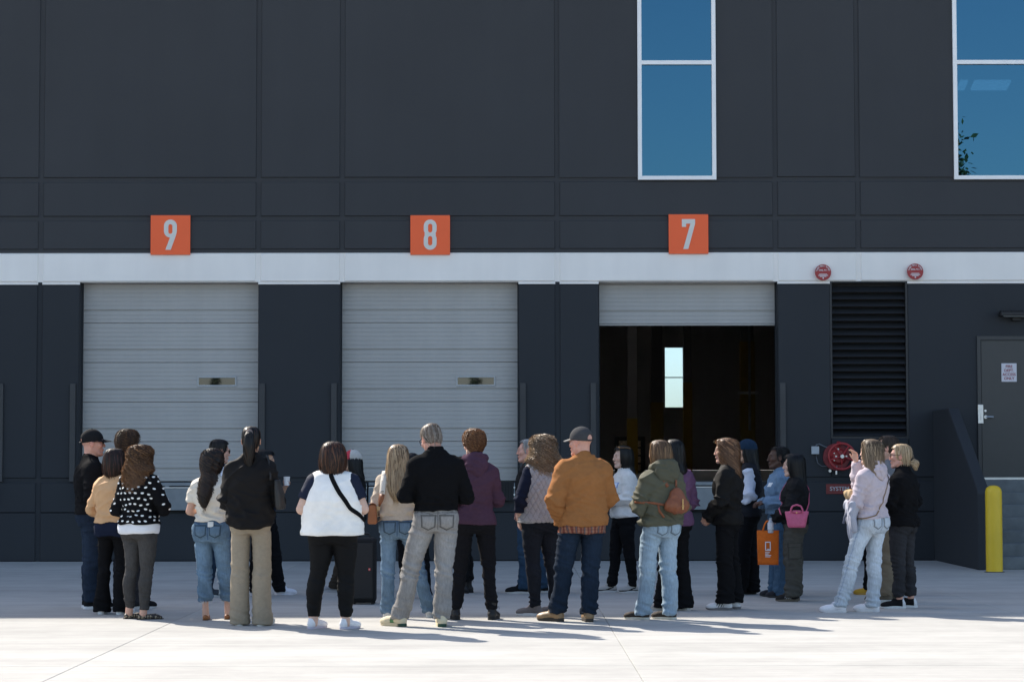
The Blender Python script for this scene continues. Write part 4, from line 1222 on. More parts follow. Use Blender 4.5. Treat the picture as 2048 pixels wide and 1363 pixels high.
    def hood(self, col, kind='knit', big=1.0, lining=None):
        s = self.s; nb = self.neck
        f = Field(nb - [.26, .27, .28], nb + [.26, .16, .16], .0095)
        b = big
        f.ell(nb + np.array([0, -.085, -.035]) * s, np.array([.115, .060, .085]) * s * b, .03)
        f.ell(nb + np.array([0, -.105, -.085]) * s, np.array([.075, .042, .085]) * s * b, .04)
        ring = [nb + np.array([.098 * math.sin(a), .088 * math.cos(a) - .015, .012 - .035 * math.cos(a)]) * s * np.array([b ** .5, b ** .5, 1]) for a in np.linspace(.35, 2 * math.pi - .35, 15)]
        f.tube(ring, .032 * s * b, .03)
        f.ell(nb + np.array([0, -.02, .055]) * s, np.array([.072, .064, .06]) * s, .02, 'sub')
        V, Q = f.mesh(); Nn = vnormals(V, Q)
        n = ridge(vnoise(V @ np.array([[1, 0, .4], [0, 1, .2], [.3, .3, 1]]).T * np.array([14, 14, 22]))) ** 2
        V = V + Nn * ((n - .3) * .014)[:, None]
        put('hood', V, Q, fab(kind), shade_cols(V, col, .07, 8), self.o)
        return self
    # ---- shoes
    def shoes(self, col, sole=(.75, .74, .72), style='sneaker', accent=None, heel=None, soleh=None):
        s = self.s * (1.06 if self.m else .97)
        for sd, (hip, knee, ank, fa) in zip((-1, 1), self.legs):
            a = math.radians(fa)
            sh_ = soleh or {'sneaker': .026, 'boot': .028, 'flat': .008, 'slip': .024, 'hike': .03}[style]
            f = Field((-.075, -.105, -.01), (.075, .225, .20), .0066)
            if style == 'flat':
                f.tube([(0, -.045, .028), (0, .03, .030), (0, .11, .024), (0, .165, .018)], [.030, .034, .036, .018], .015)
                f.ell((0, .022, .088), (.027, .060, .050), .006, 'sub')
            else:
                f.tube([(0, -.040, .048), (0, .0, .052), (0, .06, .050), (0, .11, .040), (0, .15, .033)], [.034, .035, .036, .039, .030], .02)
                f.ell((0, .125, .034), (.046, .072, .034), .02); f.ell((0, -.045, .045), (.036, .036, .045), .02)
                top_ = {'boot': .17, 'hike': .13}.get(style, .098)
                f.tube([(0, -.016, .06), (0, -.020, top_)], [.042, .043], .02)
                if style != 'boot': f.tube([(0, .050, .085), (0, .018, .118)], [.022, .022], .012)
                f.cut(lambda X, Y, Z: Z - (top_ + .002 + .30 * np.clip(np.abs(Y + .01) - .02, 0, .05)))
            f.cut(lambda X, Y, Z: sh_ * .7 - Z)
            V, Q = f.mesh(); V = V * [1, 1, 1]
            c = shade_cols(V, col, .08, 25)
            if accent is not None:
                ac, mode = accent
                if mode == 'stripes':
                    on = (((V[:, 1] * 1.0 + V[:, 2] * .5) % .026) < .011) & (V[:, 1] > .01) & (V[:, 1] < .085) & (np.abs(V[:, 0]) > .022) & (V[:, 2] > .03)
                    c[on] = ac
                elif mode == 'heel': c[(V[:, 1] < -.045)] = ac
                elif mode == 'mud': c[(V[:, 2] < .045)] = ac
                elif mode == 'band': c[(V[:, 1] > .02) & (V[:, 1] < .06) & (np.abs(V[:, 0]) > .02)] = ac
                elif mode == 'laces': c[(np.abs(V[:, 0]) < .017) & (V[:, 1] > .03) & (V[:, 1] < .10) & (V[:, 2] > .055)] = ac
                elif mode == 'leopard':
                    n_ = vnoise(V * 75); n2_ = vnoise(V * 110 + 5); c[(n_ > .52) | (n2_ > .66)] = ac
                elif mode == 'swoosh':
                    on = (np.abs(V[:, 0]) > .02) & (np.abs(V[:, 2] - .045 - (V[:, 1] - .03) * -.35) < .008) & (V[:, 1] > -.03) & (V[:, 1] < .09)
                    c[on] = ac; c[V[:, 2] < .034] = ac
            Rm = np.array([[math.cos(a), -math.sin(a), 0], [math.sin(a), math.cos(a), 0], [0, 0, 1]])
            off = np.array([ank[0] - math.sin(a) * .016, ank[1] + math.cos(a) * .016, 0])
            tf = lambda P: ((np.asarray(P) * s) @ Rm.T + off)
            so_ = put('shoe', tf(V).astype(np.float32), Q, fab('leather' if style in ('flat', 'boot', 'hike') else 'smooth'), c, self.o)
            # sole: outline swept up
            ol = []
            for t in np.linspace(0, 2 * math.pi, 30, endpoint=False):
                y = .062 + .142 * math.cos(t); wd = np.interp(y, [-.09, -.05, .0, .06, .12, .17, .205], [.016, .034, .033, .037, .044, .034, .010]) * (.9 if style == 'flat' else 1.07)
                ol.append((math.copysign(wd, math.sin(t)) * min(1, abs(math.sin(t)) * 2.2), y - .006))
            rows = []; levels = [(0.0, .97), (.004, 1.0), (sh_ - .004, 1.0), (sh_, .97)]
            Vs = [(x * q, .06 + (y - .06) * (1 - (1 - q) * .4), z + (max(0, (y - .13)) ** 2 * 3.0 if style != 'flat' else 0)) for z, q in levels for x, y in ol]
            n = len(ol); Fs = [(k * n + i, k * n + (i + 1) % n, (k + 1) * n + (i + 1) % n, (k + 1) * n + i) for k in range(len(levels) - 1) for i in range(n)]
            Vs.append((0, .05, 0)); Vs.append((0, .05, sh_)); 
            Fs += [(len(Vs) - 2, (i + 1) % n, i, i) for i in range(0)]
            me = bpy.data.meshes.new('sole'); me.from_pydata([tuple(v) for v in tf(np.array(Vs))], [], Fs + [tuple(range(n))[::-1], tuple(range((len(levels) - 1) * n, len(levels) * n))])
            ca = me.attributes.new('col', 'FLOAT_COLOR', 'POINT'); cc = np.tile(np.array([*sole, 1], np.float32), (len(Vs), 1))
            if heel is not None:
                cc[[i for i, v in enumerate(Vs) if v[1] < -.02], :3] = heel
            ca.data.foreach_set('color', cc.ravel()); me.materials.append(fab('rubber'))
            for p in me.polygons: p.use_smooth = True
            me.set_sharp_from_angle(angle=math.radians(50))
            link(bpy.data.objects.new('sole', me), so_)
        return self
    # ---- hair
    def hair(self, col, table, n=420, face=58, hairline=.080, wid=.0044, wave=(0, 0), jitter=.03, streak=None, streak_p=.25, end=None, curl=0.0, parts=True, massk=.915, rough_end=.075, minlen=.35, cutplane=None, namem='hair', start=None, vol=1.0, fly=26):
        """table rows: z, cy, rx, ry in head units, top to bottom; strands run down the surface it describes"""
        tb = np.array(sorted(table)); tb[:, 2] *= vol; tb[:, 3] = tb[:, 3] * (1 + (vol - 1) * .6); zz = tb[:, 0]
        I = lambda z, c: np.interp(z, zz, tb[:, c])
        zlo, zhi = zz[0], zz[-1]
        f = Field((-.24, -.26, zlo - .03), (.24, .16, zhi + .03), .0085)
        f.loft(zz, 0, tb[:, 1], tb[:, 2] * massk, tb[:, 3] * massk, 0, p=2)
        fa = math.radians(face)
        def facecut(X, Y, Z):
            ph = np.abs(np.arctan2(X, Y - .0))
            m = np.where(Z < hairline, fa - ph, -1)      # open wedge in front of the face below the hairline
            return np.where((Z < hairline) & (ph < fa), .02, -1.0)
        f.cut(facecut)
        if cutplane is not None: f.cut(lambda X, Y, Z: cutplane(X, Y, Z))
        V, Q = f.mesh(); Nn = vnormals(V, Q)
        if curl: V = V + Nn * ((vnoise(V * 45) - .5) * curl * 1.6 + (vnoise(V * 20 + 4) - .5) * curl)[:, None]
        else: V = V + Nn * ((ridge(vnoise(V * np.array([70, 70, 5]))) - .4) * .006)[:, None]
        c0 = np.array(col, np.float32)
        cm = c0[None, :] * (.55 + .5 * vnoise(V * (np.array([60, 60, 6]) if not curl else 50)))[:, None]
        o = put(namem, self.H2B(V).astype(np.float32), Q, fab('hairmass'), cm, self.o)
        VV, FF, CC = [], [], []
        n = int(n * 1.45)
        for i in range(n + fly):
            ph = RNG.uniform(0, 2 * math.pi)
            z0 = zhi - (zhi - max(zlo, .04)) * RNG.uniform(.0, .95) ** 1.2 if start is None else RNG.uniform(*start)
            L = (zhi - zlo) * RNG.uniform(minlen, 1.0)
            z1 = max(zlo - RNG.uniform(0, rough_end), z0 - L)
            a = ph if ph < math.pi else 2 * math.pi - ph       # 0 at front
            if a < fa:
                z1 = max(z1, hairline - .005)
                if z0 <= z1 + .015: continue
            m = max(5, int((z0 - z1) / .022)) if not curl else max(8, int((z0 - z1) / .0055))
            m = min(m, 22 if not curl else 46)
            t = np.linspace(0, 1, m); z = z0 + (z1 - z0) * t ** 1.15
            kk = RNG.uniform(massk - .02, 1.045); amp, fr = wave
            pz = RNG.uniform(0, 6.28); jr = RNG.normal(0, jitter)
            pp = ph + (amp * np.sin(fr * z * 6.28 + pz) + jr * t) / np.maximum(I(z, 2), .03) * .1
            rk = kk + amp * .35 * np.cos(fr * z * 6.28 + pz)
            x = np.sin(pp) * I(z, 2) * rk; y = I(z, 1) + np.cos(pp) * I(z, 3) * rk
            if cutplane is not None and (cutplane(x[-1:], y[-1:], z[-1:])[0] > .004): 
                ok = cutplane(x, y, z) <= .004
                if ok.sum() < 4: continue
                x, y, z = x[ok], y[ok], z[ok]; m = len(x); t = np.linspace(0, 1, m)
            P = np.stack([x, y, z], 1)
            if curl:      # ringlets wound about the path
                th = np.cumsum(np.r_[0, np.linalg.norm(np.diff(P, axis=0), axis=1)]) / RNG.uniform(.020, .032) * 6.28 + pz
                U_ = np.stack([np.cos(pp[:m]), -np.sin(pp[:m]), 0 * z], 1); O_ = np.stack([np.sin(pp[:m]), np.cos(pp[:m]), 0 * z], 1)
                rh = curl * RNG.uniform(.7, 1.5)
                P = P + (U_ * np.cos(th)[:, None] + O_ * np.sin(th)[:, None]) * rh
            T = np.gradient(P, axis=0); T /= np.linalg.norm(T, axis=1)[:, None] + 1e-9
            O = np.stack([np.sin(pp[:m]), np.cos(pp[:m]), np.zeros(m) + .2], 1)
            W = np.cross(T, O); W /= np.linalg.norm(W, axis=1)[:, None] + 1e-9
            ww = wid * RNG.uniform(.6, 1.2) * np.interp(t, [0, .1, .7, 1], [.5, 1, .9, .15])
            if i >= n:        # stray hairs standing off the mass
                ww = ww * 0 + .0011; P = P + O * (t ** 1.5 * RNG.uniform(.008, .030))[:, None] + np.array([RNG.normal(0, .012), RNG.normal(0, .008), RNG.uniform(-.005, .012)]) * t[:, None]
            k = getattr(self, '_hk', 0)
            VV.append(np.concatenate([P - W * ww[:, None], P + W * ww[:, None]])); 
            FF.append(np.stack([k + np.arange(m - 1), k + m + np.arange(m - 1), k + m + 1 + np.arange(m - 1), k + 1 + np.arange(m - 1)], 1)); self._hk = k + 2 * m
            cc = c0 * RNG.uniform(.6, 1.5)
            if streak is not None and RNG.random() < streak_p: cc = np.array(streak) * RNG.uniform(.7, 1.25)
            cl = np.tile(cc, (m, 1))
            if end is not None: cl = cl * (1 - t[:, None] ** 1.5) + np.array(end)[None, :] * RNG.uniform(.8, 1.2) * t[:, None] ** 1.5
            CC.append(np.concatenate([cl, cl]))
        self._hk = 0
        if VV:
            put('hair_strands', self.H2B(np.concatenate(VV)).astype(np.float32), np.concatenate(FF), fab('hair'), np.concatenate(CC), o)['kind'] = 'stuff'
        return self
    def lock(self, col, path, rad, n=120, wid=.005, wave=(0, 0), streak=None, name='ponytail', tie=None):
        """a hanging tail of hair along a path in head units"""
        P0 = np.array(path, float); rad = np.array(rad, float)
        f = Field(P0.min(0) - rad.max() - .02, P0.max(0) + rad.max() + .02, .0075)
        f.tube(P0, rad * .9, 0)
        V, Q = f.mesh(); Nn = vnormals(V, Q); V = V + Nn * ((ridge(vnoise(V * np.array([80, 80, 6]))) - .4) * .008)[:, None]
        o = put(name, self.H2B(V).astype(np.float32), Q, fab('hairmass'), np.array(col)[None, :] * (.6 + .5 * vnoise(V * np.array([60, 60, 6])))[:, None], self.o)
        VV, FF, CC = [], [], []; k = 0; m = 14
        tt = np.linspace(0, 1, len(P0))
        for i in range(n):
            a0 = RNG.uniform(0, 6.28); t1 = RNG.uniform(.8, 1.05); t = np.linspace(RNG.uniform(0, .3), t1, m)
            c = np.stack([np.interp(t, tt, P0[:, q]) for q in range(3)], 1); r = np.interp(t, tt, rad) * RNG.uniform(.9, 1.08)
            a = a0 + wave[0] * np.sin(t * wave[1] * 6.28 + a0 * 3)
            c = c + np.stack([np.cos(a) * r, np.sin(a) * r, -np.clip(t - 1, 0, 1) * .3], 1)
            T = np.gradient(c, axis=0); T /= np.linalg.norm(T, axis=1)[:, None] + 1e-9
            O = np.stack([np.cos(a), np.sin(a), 0 * a], 1); W = np.cross(T, O); W /= np.linalg.norm(W, axis=1)[:, None] + 1e-9
            ww = wid * np.interp(np.linspace(0, 1, m), [0, .1, .7, 1], [.6, 1, .8, .1])
            VV.append(np.concatenate([c - W * ww[:, None], c + W * ww[:, None]])); FF.append(np.stack([k + np.arange(m - 1), k + m + np.arange(m - 1), k + m + 1 + np.arange(m - 1), k + 1 + np.arange(m - 1)], 1)); k += 2 * m
            cc = np.array(col) * RNG.uniform(.6, 1.5)
            if streak is not None and RNG.random() < .3: cc = np.array(streak) * RNG.uniform(.7, 1.2)
            CC.append(np.tile(cc, (2 * m, 1)))
        put('hair_strands', self.H2B(np.concatenate(VV)).astype(np.float32), np.concatenate(FF), fab('hair'), np.concatenate(CC), o)['kind'] = 'stuff'
        if tie is not None:
            f = Field(P0[0] - .06, P0[0] + .06, .006); f.tube([P0[0] - [0, 0, .004], P0[0] + [0, 0, .004]], rad[0] * 1.05, 0); V, Q = f.mesh()
            put('hair_tie', self.H2B(V).astype(np.float32), Q, fab('woven'), np.array(tie), self.o)
        return self
    # ---- head wear
    def cap(self, col, brim=None, back=None, hole=False, logo=None):
        brim = col if brim is None else brim
        f = Field((-.12, -.14, -.03), (.12, .13, .15), .0058)
        f.ell((0, -.012, .030), (.087, .109, .102), 0)
        f.cut(lambda X, Y, Z: (.012 + .12 * Y) - Z)
        if hole: f.ell((0, -.118, .022), (.038, .05, .036), .004, 'sub')
        V, Q = f.mesh()
        c = shade_cols(V, col, .07, 20)
        if back is not None: c[V[:, 1] < .005] = back
        o = put('cap', self.H2B(V).astype(np.float32), Q, fab('woven'), c, self.o)
        # brim: curved plate
        Vs, Fs = [], []; na, nr = 17, 6
        for zoff in (0, -.0045):
            for j in range(nr):
                for i in range(na):
                    a = math.radians(-62 + 124 * i / (na - 1)); q = j / (nr - 1)
                    bx, by = .084 * math.sin(a), -.012 + .106 * math.cos(a)
                    ex, ey = .074 * math.sin(a) * 1.0, .058 + .112 * math.cos(a)
                    x, y = bx + (ex - bx) * q, by + (ey - by) * q
                    Vs.append((x, y, .036 - .016 * q - 2.4 * x * x + zoff))
        for z_ in (0, 1):
            for j in range(nr - 1):
                for i in range(na - 1):
                    k = z_ * na * nr + j * na + i; q = (k, k + 1, k + na + 1, k + na)
                    Fs.append(q if z_ else q[::-1])
        for i in range(na - 1):
            k = (nr - 1) * na + i; Fs.append((k, k + 1, k + 1 + na * nr, k + na * nr))
        put('brim', self.H2B(np.array(Vs)).astype(np.float32), np.array(Fs), fab('woven'), np.array(brim), o)
        if hole:
            ring = [(.07 * math.sin(a) * 1.0, -.012 + .112 * -math.cos(a), .006) for a in np.linspace(-.55, .55, 9)]
            mb = MB(); mb.tube([tuple(self.H2B(np.array([p]))[0]) for p in ring], .008, 6)
            mb.obj('strap', solid('cap_strap', (.02, .02, .021), .8), o)
        b = MB(); p = self.H2B(np.array([[0, -.012, .134]]))[0]; b.cyl(tuple(p - [0, 0, .006]), tuple(p + [0, 0, .004]), .008, seg=10); b.obj('button', solid('cap_button', tuple(np.clip(np.array(col) * 1.0, 0, 1)), .8) if False else solid('cap_button', (.03, .03, .03), .8), o)
        if logo:
            for k, (dz, dl) in enumerate(((.066, .030), (.058, .036))):
                Vl, Fl = [], []
                for i in range(8):
                    a = logo * math.radians(90 - 16 + 32 * i / 7 * dl / .036)
                    for zz in (dz, dz - .0045):
                        rr = math.sqrt(max(0, 1 - ((zz - .04) / .092) ** 2)) * 1.02
                        Vl.append((.086 * rr * math.sin(a), -.012 + .108 * rr * math.cos(a), zz + (i - 4) * .0012))
                Fl = [(2 * i, 2 * i + 1, 2 * i + 3, 2 * i + 2) for i in range(7)]
                put('embroidery', self.H2B(np.array(Vl)).astype(np.float32), np.array(Fl), fab('woven'), np.array((.55, .55, .55)), o)
        return self
    def beanie(self, col):
        f = Field((-.12, -.14, -.03), (.12, .13, .17), .0065)
        f.ell((0, -.012, .040), (.090, .110, .100), 0); f.cut(lambda X, Y, Z: .022 - Z + .10 * Y)
        V, Q = f.mesh(); Nn = vnormals(V, Q); V = V + Nn * (.002 * np.sin(np.arctan2(V[:, 0], V[:, 1]) * 60))[:, None]
        put('beanie', self.H2B(V).astype(np.float32), Q, fab('knit'), shade_cols(V, col, .08, 20), self.o)
        return self
    def glasses(self, dark=True, up=False, col=(.012, .012, .013)):
        mb = MB()
        dz, dy = (.095, -.035) if up else (0, 0)
        T = lambda p: tuple(self.H2B(np.array([[p[0], p[1] + dy, p[2] + dz]]))[0])
        for sx in (-1, 1):
            ring = [T((sx * .033 + .025 * math.cos(a), .102 - abs(sx * .033 + .025 * math.cos(a)) * .22, .006 + .019 * math.sin(a))) for a in np.linspace(0, 6.283, 15)]
            mb.tube(ring, .0028, 6)
            mb.tube([T((sx * .060, .088, .012)), T((sx * .080, .05, .012)), T((sx * .083, -.01, .010)), T((sx * .082, -.03, -.004))], .0032, 6)
            if dark:
                c = mb.bm.verts.new(T((sx * .033, .099, .006))); vs = [mb.bm.verts.new(p) for p in ring[:-1]]
                for i in range(len(vs)): mb.bm.faces.new([c, vs[i], vs[(i + 1) % len(vs)]])
        mb.tube([T((-.010, .100, .012)), T((.010, .100, .012))], .0028, 6)
        mb.obj('sunglasses' if dark else 'glasses', solid('glasses_%d_%d' % (int(dark), int(col[0] * 1000)), col, .15, spec=.8), self.o)
        return self
    def beard(self, col, dens=200):
        VV, FF = [], []
        for i in range(dens):
            p = np.array([RNG.normal(0, .013), .088, -.098 + RNG.normal(0, .010)]); q = p + [RNG.normal(0, .003), .006, -.012]
            k = len(VV); VV += [p + [-.0015, 0, 0], p + [.0015, 0, 0], q + [0, .003, 0]]; FF.append((k, k + 1, k + 2))
        put('beard', self.H2B(np.array(VV)).astype(np.float32), np.array(FF), fab('hair'), np.array(col), self.o)['kind'] = 'stuff'
        return self
    def local(self, P):
        """body coordinates to world"""
        c, s_ = math.cos(self.yaw), math.sin(self.yaw)
        P = np.asarray(P, float); return np.stack([self.loc[0] + c * P[..., 0] - s_ * P[..., 1], self.loc[1] + s_ * P[..., 0] + c * P[..., 1], P[..., 2]], -1)
    def onto(self, pts, lift=.006, tops=None):
        """pull points of a strap out onto the clothes"""
        out = []
        bv = [b for (_, b, _, _) in (self.tops if tops is None else tops)] + ([self.tr_bvh] if hasattr(self, 'tr_bvh') else [])
        for p in pts:
            p = Vector(p); c = Vector((self.che[0], self.che[1], p.z)); d = (p - c)
            d.z = 0
            if d.length < 1e-5: out.append(p); continue
            d.normalize(); best = 0
            for b in bv:
                h = b.ray_cast(c + d * .6, -d)
                if h[0] is not None: best = max(best, (h[0] - c).length)
            out.append(c + d * (max(best, .03) + lift))
        return out

def band(name, pts, widths, thick, mat, parent, nrm_from=None, col=(.1, .1, .1)):
    """a flat strap through the points; its face looks away from the axis point"""
    P = [Vector(p) for p in pts]; n = len(P)
    if not hasattr(widths, '__len__'): widths = [widths] * n
    V = []
    for i in range(n):
        T = (P[min(i + 1, n - 1)] - P[max(i - 1, 0)]).normalized()
        c = nrm_from[i] if isinstance(nrm_from, list) else nrm_from
        O = (P[i] - Vector(c)); O = (O - T * O.dot(T)).normalized(); W = T.cross(O).normalized() * widths[i] / 2
        V += [P[i] - W, P[i] + W, P[i] + W - O * thick, P[i] - W - O * thick]
    F = []
    for i in range(n - 1):
        for k in range(4): F.append((4 * i + k, 4 * i + (k + 1) % 4, 4 * i + 4 + (k + 1) % 4, 4 * i + 4 + k))
    F += [(0, 3, 2, 1), (4 * n - 4, 4 * n - 3, 4 * n - 2, 4 * n - 1)]
    return put(name, np.array([tuple(v) for v in V]), np.array(F), mat, np.array(col), parent)
def dens_path(pts, n=24):
    P = np.array(pts, float); d = np.r_[0, np.cumsum(np.linalg.norm(np.diff(P, axis=0), axis=1))]; t = np.linspace(0, d[-1], n)
    return np.stack([np.interp(t, d, P[:, k]) for k in range(3)], 1)

# hair outlines (z, cy, rx, ry) in head units
H_SHORT = [(.126, -.012, .004, .004), (.122, -.012, .035, .045), (.108, -.012, .062, .079), (.08, -.013, .079, .100), (.04, -.016, .084, .104), (.0, -.020, .083, .100), (-.035, -.028, .074, .088), (-.065, -.034, .058, .070)]
H_LONG = [(.130, -.012, .004, .004), (.126, -.012, .036, .046), (.112, -.012, .064, .082), (.08, -.014, .083, .103), (.04, -.018, .090, .106), (.0, -.022, .094, .106), (-.06, -.030, .098, .100), (-.12, -.045, .102, .088), (-.17, -.062, .106, .074), (-.22, -.085, .108, .058), (-.28, -.100, .100, .046), (-.34, -.106, .080, .034), (-.38, -.108, .045, .020)]
def long_to(zend, wid=1.0, body=1.0):
    t = [r for r in H_LONG if r[0] > -.14]
    out = [(z, cy, rx * (body if z > -.0 else 1 + (wid - 1) * min(1, -z / .1 + .0)) * (wid if z < -.1 else 1), ry * body) for z, cy, rx, ry in t]
    n = 6; last = out[-1]
    for i in range(1, n + 1):
        q = i / n; z = last[0] + (zend - last[0]) * q
        cy = -.045 - (.064 + .05 * max(0, -zend - .34)/.1) * min(1, q * 1.3); rx = .104 * wid * (1 - .62 * max(0, q - .45) / .55) ; ry = .088 - .052 * q
        if i == n: rx *= .55; ry *= .6
        out.append((z, cy, rx, ry))
    return out
H_BOB = [(.130, -.012, .004, .004), (.126, -.012, .038, .048), (.112, -.012, .068, .086), (.08, -.014, .088, .107), (.04, -.018, .098, .112), (.0, -.022, .104, .114), (-.05, -.026, .108, .112), (-.10, -.030, .106, .104), (-.135, -.034, .094, .090), (-.155, -.036, .070, .066)]
H_CURL = [(.150, -.012, .01, .01), (.145, -.012, .045, .055), (.125, -.014, .078, .094), (.09, -.016, .097, .115), (.04, -.020, .104, .120), (.0, -.024, .100, .112), (-.035, -.032, .086, .094), (-.065, -.036, .062, .068)]

# ================================================================== THE GROUP
BLK = (.0075, .0075, .0085); NAVY = (.012, .017, .036); INDIGO = (.017, .026, .043); MIDBLUE = (.100, .155, .215); LIGHTBLUE = (.25, .325, .39); PALEBLUE = (.41, .455, .50)
DKBROWN = (.022, .012, .008); BLACKH = (.006, .005, .005); BROWN = (.075, .038, .018); GREYH = (.33, .30, .28)

under_cap = lambda t: [r for r in t if r[0] < .03] + [(.03, -.016, .084, .100)]
def P(label, x, y, yaw, H, feet, **kw):
    a = math.radians(yaw); c, s_ = math.cos(a), math.sin(a)
    loc = [(c * fx + s_ * fy, -s_ * fx + c * fy, fa - yaw) for fx, fy, fa in feet]
    return Fig(label, x, y, yaw, H, feet=loc, **kw)

# 1 man in black cap
f = P('man in black cap and black long-sleeved polo, facing right, hands folded', -4.31, 23.06, -72, 1.815, ((-.03, .13, -80), (.03, -.09, -88)), sex='m', skin='pink', head=(-8, 0, 0), w=1.04)
f.trousers('straight', INDIGO, .075, kind='denim', fade=.35, k=.96).top('polo_shirt', BLK, .93, .022, 'long', neck='collar', wr=.7, box=.95)
f.shoes(BLK, (.62, .62, .63), 'sneaker', ((.45, .45, .46), 'laces')).cap((.014, .014, .015), logo=-1, hole=True)
f.glasses(True).beard((.35, .30, .27))
# 2 curly man behind
f = P('man with short dark curly hair, mostly hidden behind the woman in the dotted sweater', -3.92, 22.95, -30, 1.795, ((-.08, .08, -40), (.09, .02, -62)), sex='m', skin='tan')
f.trousers('slim', (.03, .03, .034), .04, kind='denim').top('sweatshirt', (.02, .02, .022), .93, .018, neck='crew').shoes(BLK, (.55, .55, .55))
f.hair((.040, .022, .012), H_CURL, 620, 60, .075, wid=.0026, curl=.0085, jitter=.3, streak=(.13, .07, .032), minlen=.12, massk=.93)
# 3 peach jacket
f = P('woman with dark bob in a peach cropped jacket over a navy shirt, black flared trousers', -3.92, 22.19, -18, 1.615, ((-.11, .02, -10), (.09, -.05, -30)), head=(-12, 0, 0), armL=((.30, .02, 1.14), (.09, .22, 1.13)))
f.trousers('flare', BLK, .03).top('shirt', NAVY, .83, .012, 'none', flare=.012, upto=1.06).top('jacket', (.60, .36, .19), .975, .020, 'long', 'smooth', 'crew', wr=1.0, hemband=.045, box=.97)
f.shoes((.62, .61, .60), (.70, .70, .69)).hair(DKBROWN, H_BOB, 420, 55, vol=1.04, streak=(.10, .035, .022), streak_p=.3, wave=(.05, 3))
# 4 dotted sweater
f = P('woman with long brown curls in a black sweater with white dots and leopard flats', -3.545, 21.46, -26, 1.645, ((-.10, .05, -55), (.05, -.05, -72)), w=1.12, armR=((.30, .03, 1.16), (.03, .22, 1.12)), hips=1.0)
f.trousers('skinny', (.050, .048, .047), .10, kind='denim', fade=.25, k=1.0, wr=.6).top('undershirt', (.72, .73, .76), .875, .014, 'none', 'smooth', wr=.5, hemcurve=.03, upto=1.03).top('sweater', (.008, .008, .009), .955, .022, 'long', 'knit', 'crew', wr=.8, hemband=.05)
f.shoes((.30, .235, .16), (.02, .018, .016), 'flat', ((.018, .014, .012), 'leopard'))
f.hair((.060, .030, .014), long_to(-.36, 1.18, 1.14), 680, 52, vol=1.08, wave=(.35, 6), curl=.0085, wid=.0030, jitter=.5, streak=(.26, .13, .055), streak_p=.3, end=(.22, .11, .05), massk=.93)
sw_ = f.tops[-1]
dots_V, dots_F = [], []
def add_dot(bv, o, d, up):
    h = bv.ray_cast(Vector(o), Vector(d))
    if h[0] is None: return
    n = h[1] if h[1].dot(Vector(d)) < 0 else -h[1]
    u = Vector(up); u = (u - n * u.dot(n)).normalized(); r = u.cross(n)
    k = len(dots_V); c = h[0] + n * .0035; dots_V.append(tuple(c))
    m = 12; ro = random.uniform(-.4, .4)
    for i in range(m):
        a = 2 * math.pi * i / m; rx_, ry_ = .0165, .0115
        px_, py_ = rx_ * math.cos(a), ry_ * math.sin(a) * (1.0 if math.sin(a) < 0 else .65)
        px_, py_ = px_ * math.cos(ro) - py_ * math.sin(ro), px_ * math.sin(ro) + py_ * math.cos(ro)
        q = c + r * px_ + u * py_; dots_V.append(tuple(q))
    for i in range(m): dots_F.append((k, k + 1 + i, k + 1 + (i + 1) % m))
for r_ in range(9):
    zz = (.985 + r_ * .056) * f.s
    for q in range(17):
        a = 2 * math.pi * (q + .5 * (r_ % 2)) / 17 + random.uniform(-.06, .06)
        add_dot(sw_[1], (.7 * math.sin(a) + f.che[0], .7 * math.cos(a), zz + random.uniform(-.012, .012)), (-math.sin(a), -math.cos(a), 0), (0, 0, 1))
put('dot_print', np.array(dots_V), np.array(dots_F), fab('smooth'), np.array((.72, .72, .70)), sw_[0])['kind'] = 'stuff'
# 5 man in sunglasses
f = P('man with slicked dark hair and sunglasses, white sleeves under a navy vest, facing right', -3.28, 25.06, -68, 1.745, ((.10, .12, -65), (-.12, -.04, -85)), sex='m', skin='fair', head=(5, -6, 0))
f.trousers('straight', (.020, .036, .062), .07, kind='denim', fade=.3).top('shirt', (.62, .65, .72), 1.0, .018, 'long', 'smooth', 'collar', under=True).top('vest', NAVY, .90, .030, 'none', 'smooth', 'high')
f.shoes((.05, .06, .07), (.40, .43, .43)).hair((.018, .014, .012), H_SHORT, 260, 50, .082, wid=.004, jitter=.1).glasses(True, col=(.02, .012, .008))
# 6 cream tee
f = P('woman with long dark wavy hair in a cream tee and cropped frayed blue jeans', -2.84, 21.31, -10, 1.605, ((-.05, .0, 2), (.15, .10, -18)), head=(-14, 0, 0), skin='fair', armL=((.27, -.02, 1.13), (.10, .20, 1.10)), hips=1.0)
f.trousers('straight', MIDBLUE, .19, 1.045, 'denim', fade=.55, pockets='high', k=.99, glute=1.06, fray=(.55, .57, .6), seam=(.05, .09, .16)).top('tee_shirt', (.70, .64, .55), 1.015, .010, 'short', 'smooth', 'crew', wr=1.1)
f.shoes((.28, .105, .035), (.12, .06, .03), 'flat').hair(BLACKH, long_to(-.43, .80), 560, 52, vol=1.08, wave=(.45, 7), jitter=.5, streak=(.06, .03, .016), streak_p=.35, end=(.045, .024, .013), rough_end=.07)
pp_ = f.onto([(.075, -.3, .90)])[0]
ph = empty('phone', tuple(f.local((pp_.x, pp_.y, .895))), 'pale phone sticking out of a jeans back pocket', 'phone', None, f.yaw)
MB().box(-.028, .028, -.008, .002, -.02, .032, .003).obj('phone_case', solid('phone_white', (.6, .62, .62), .3), ph)
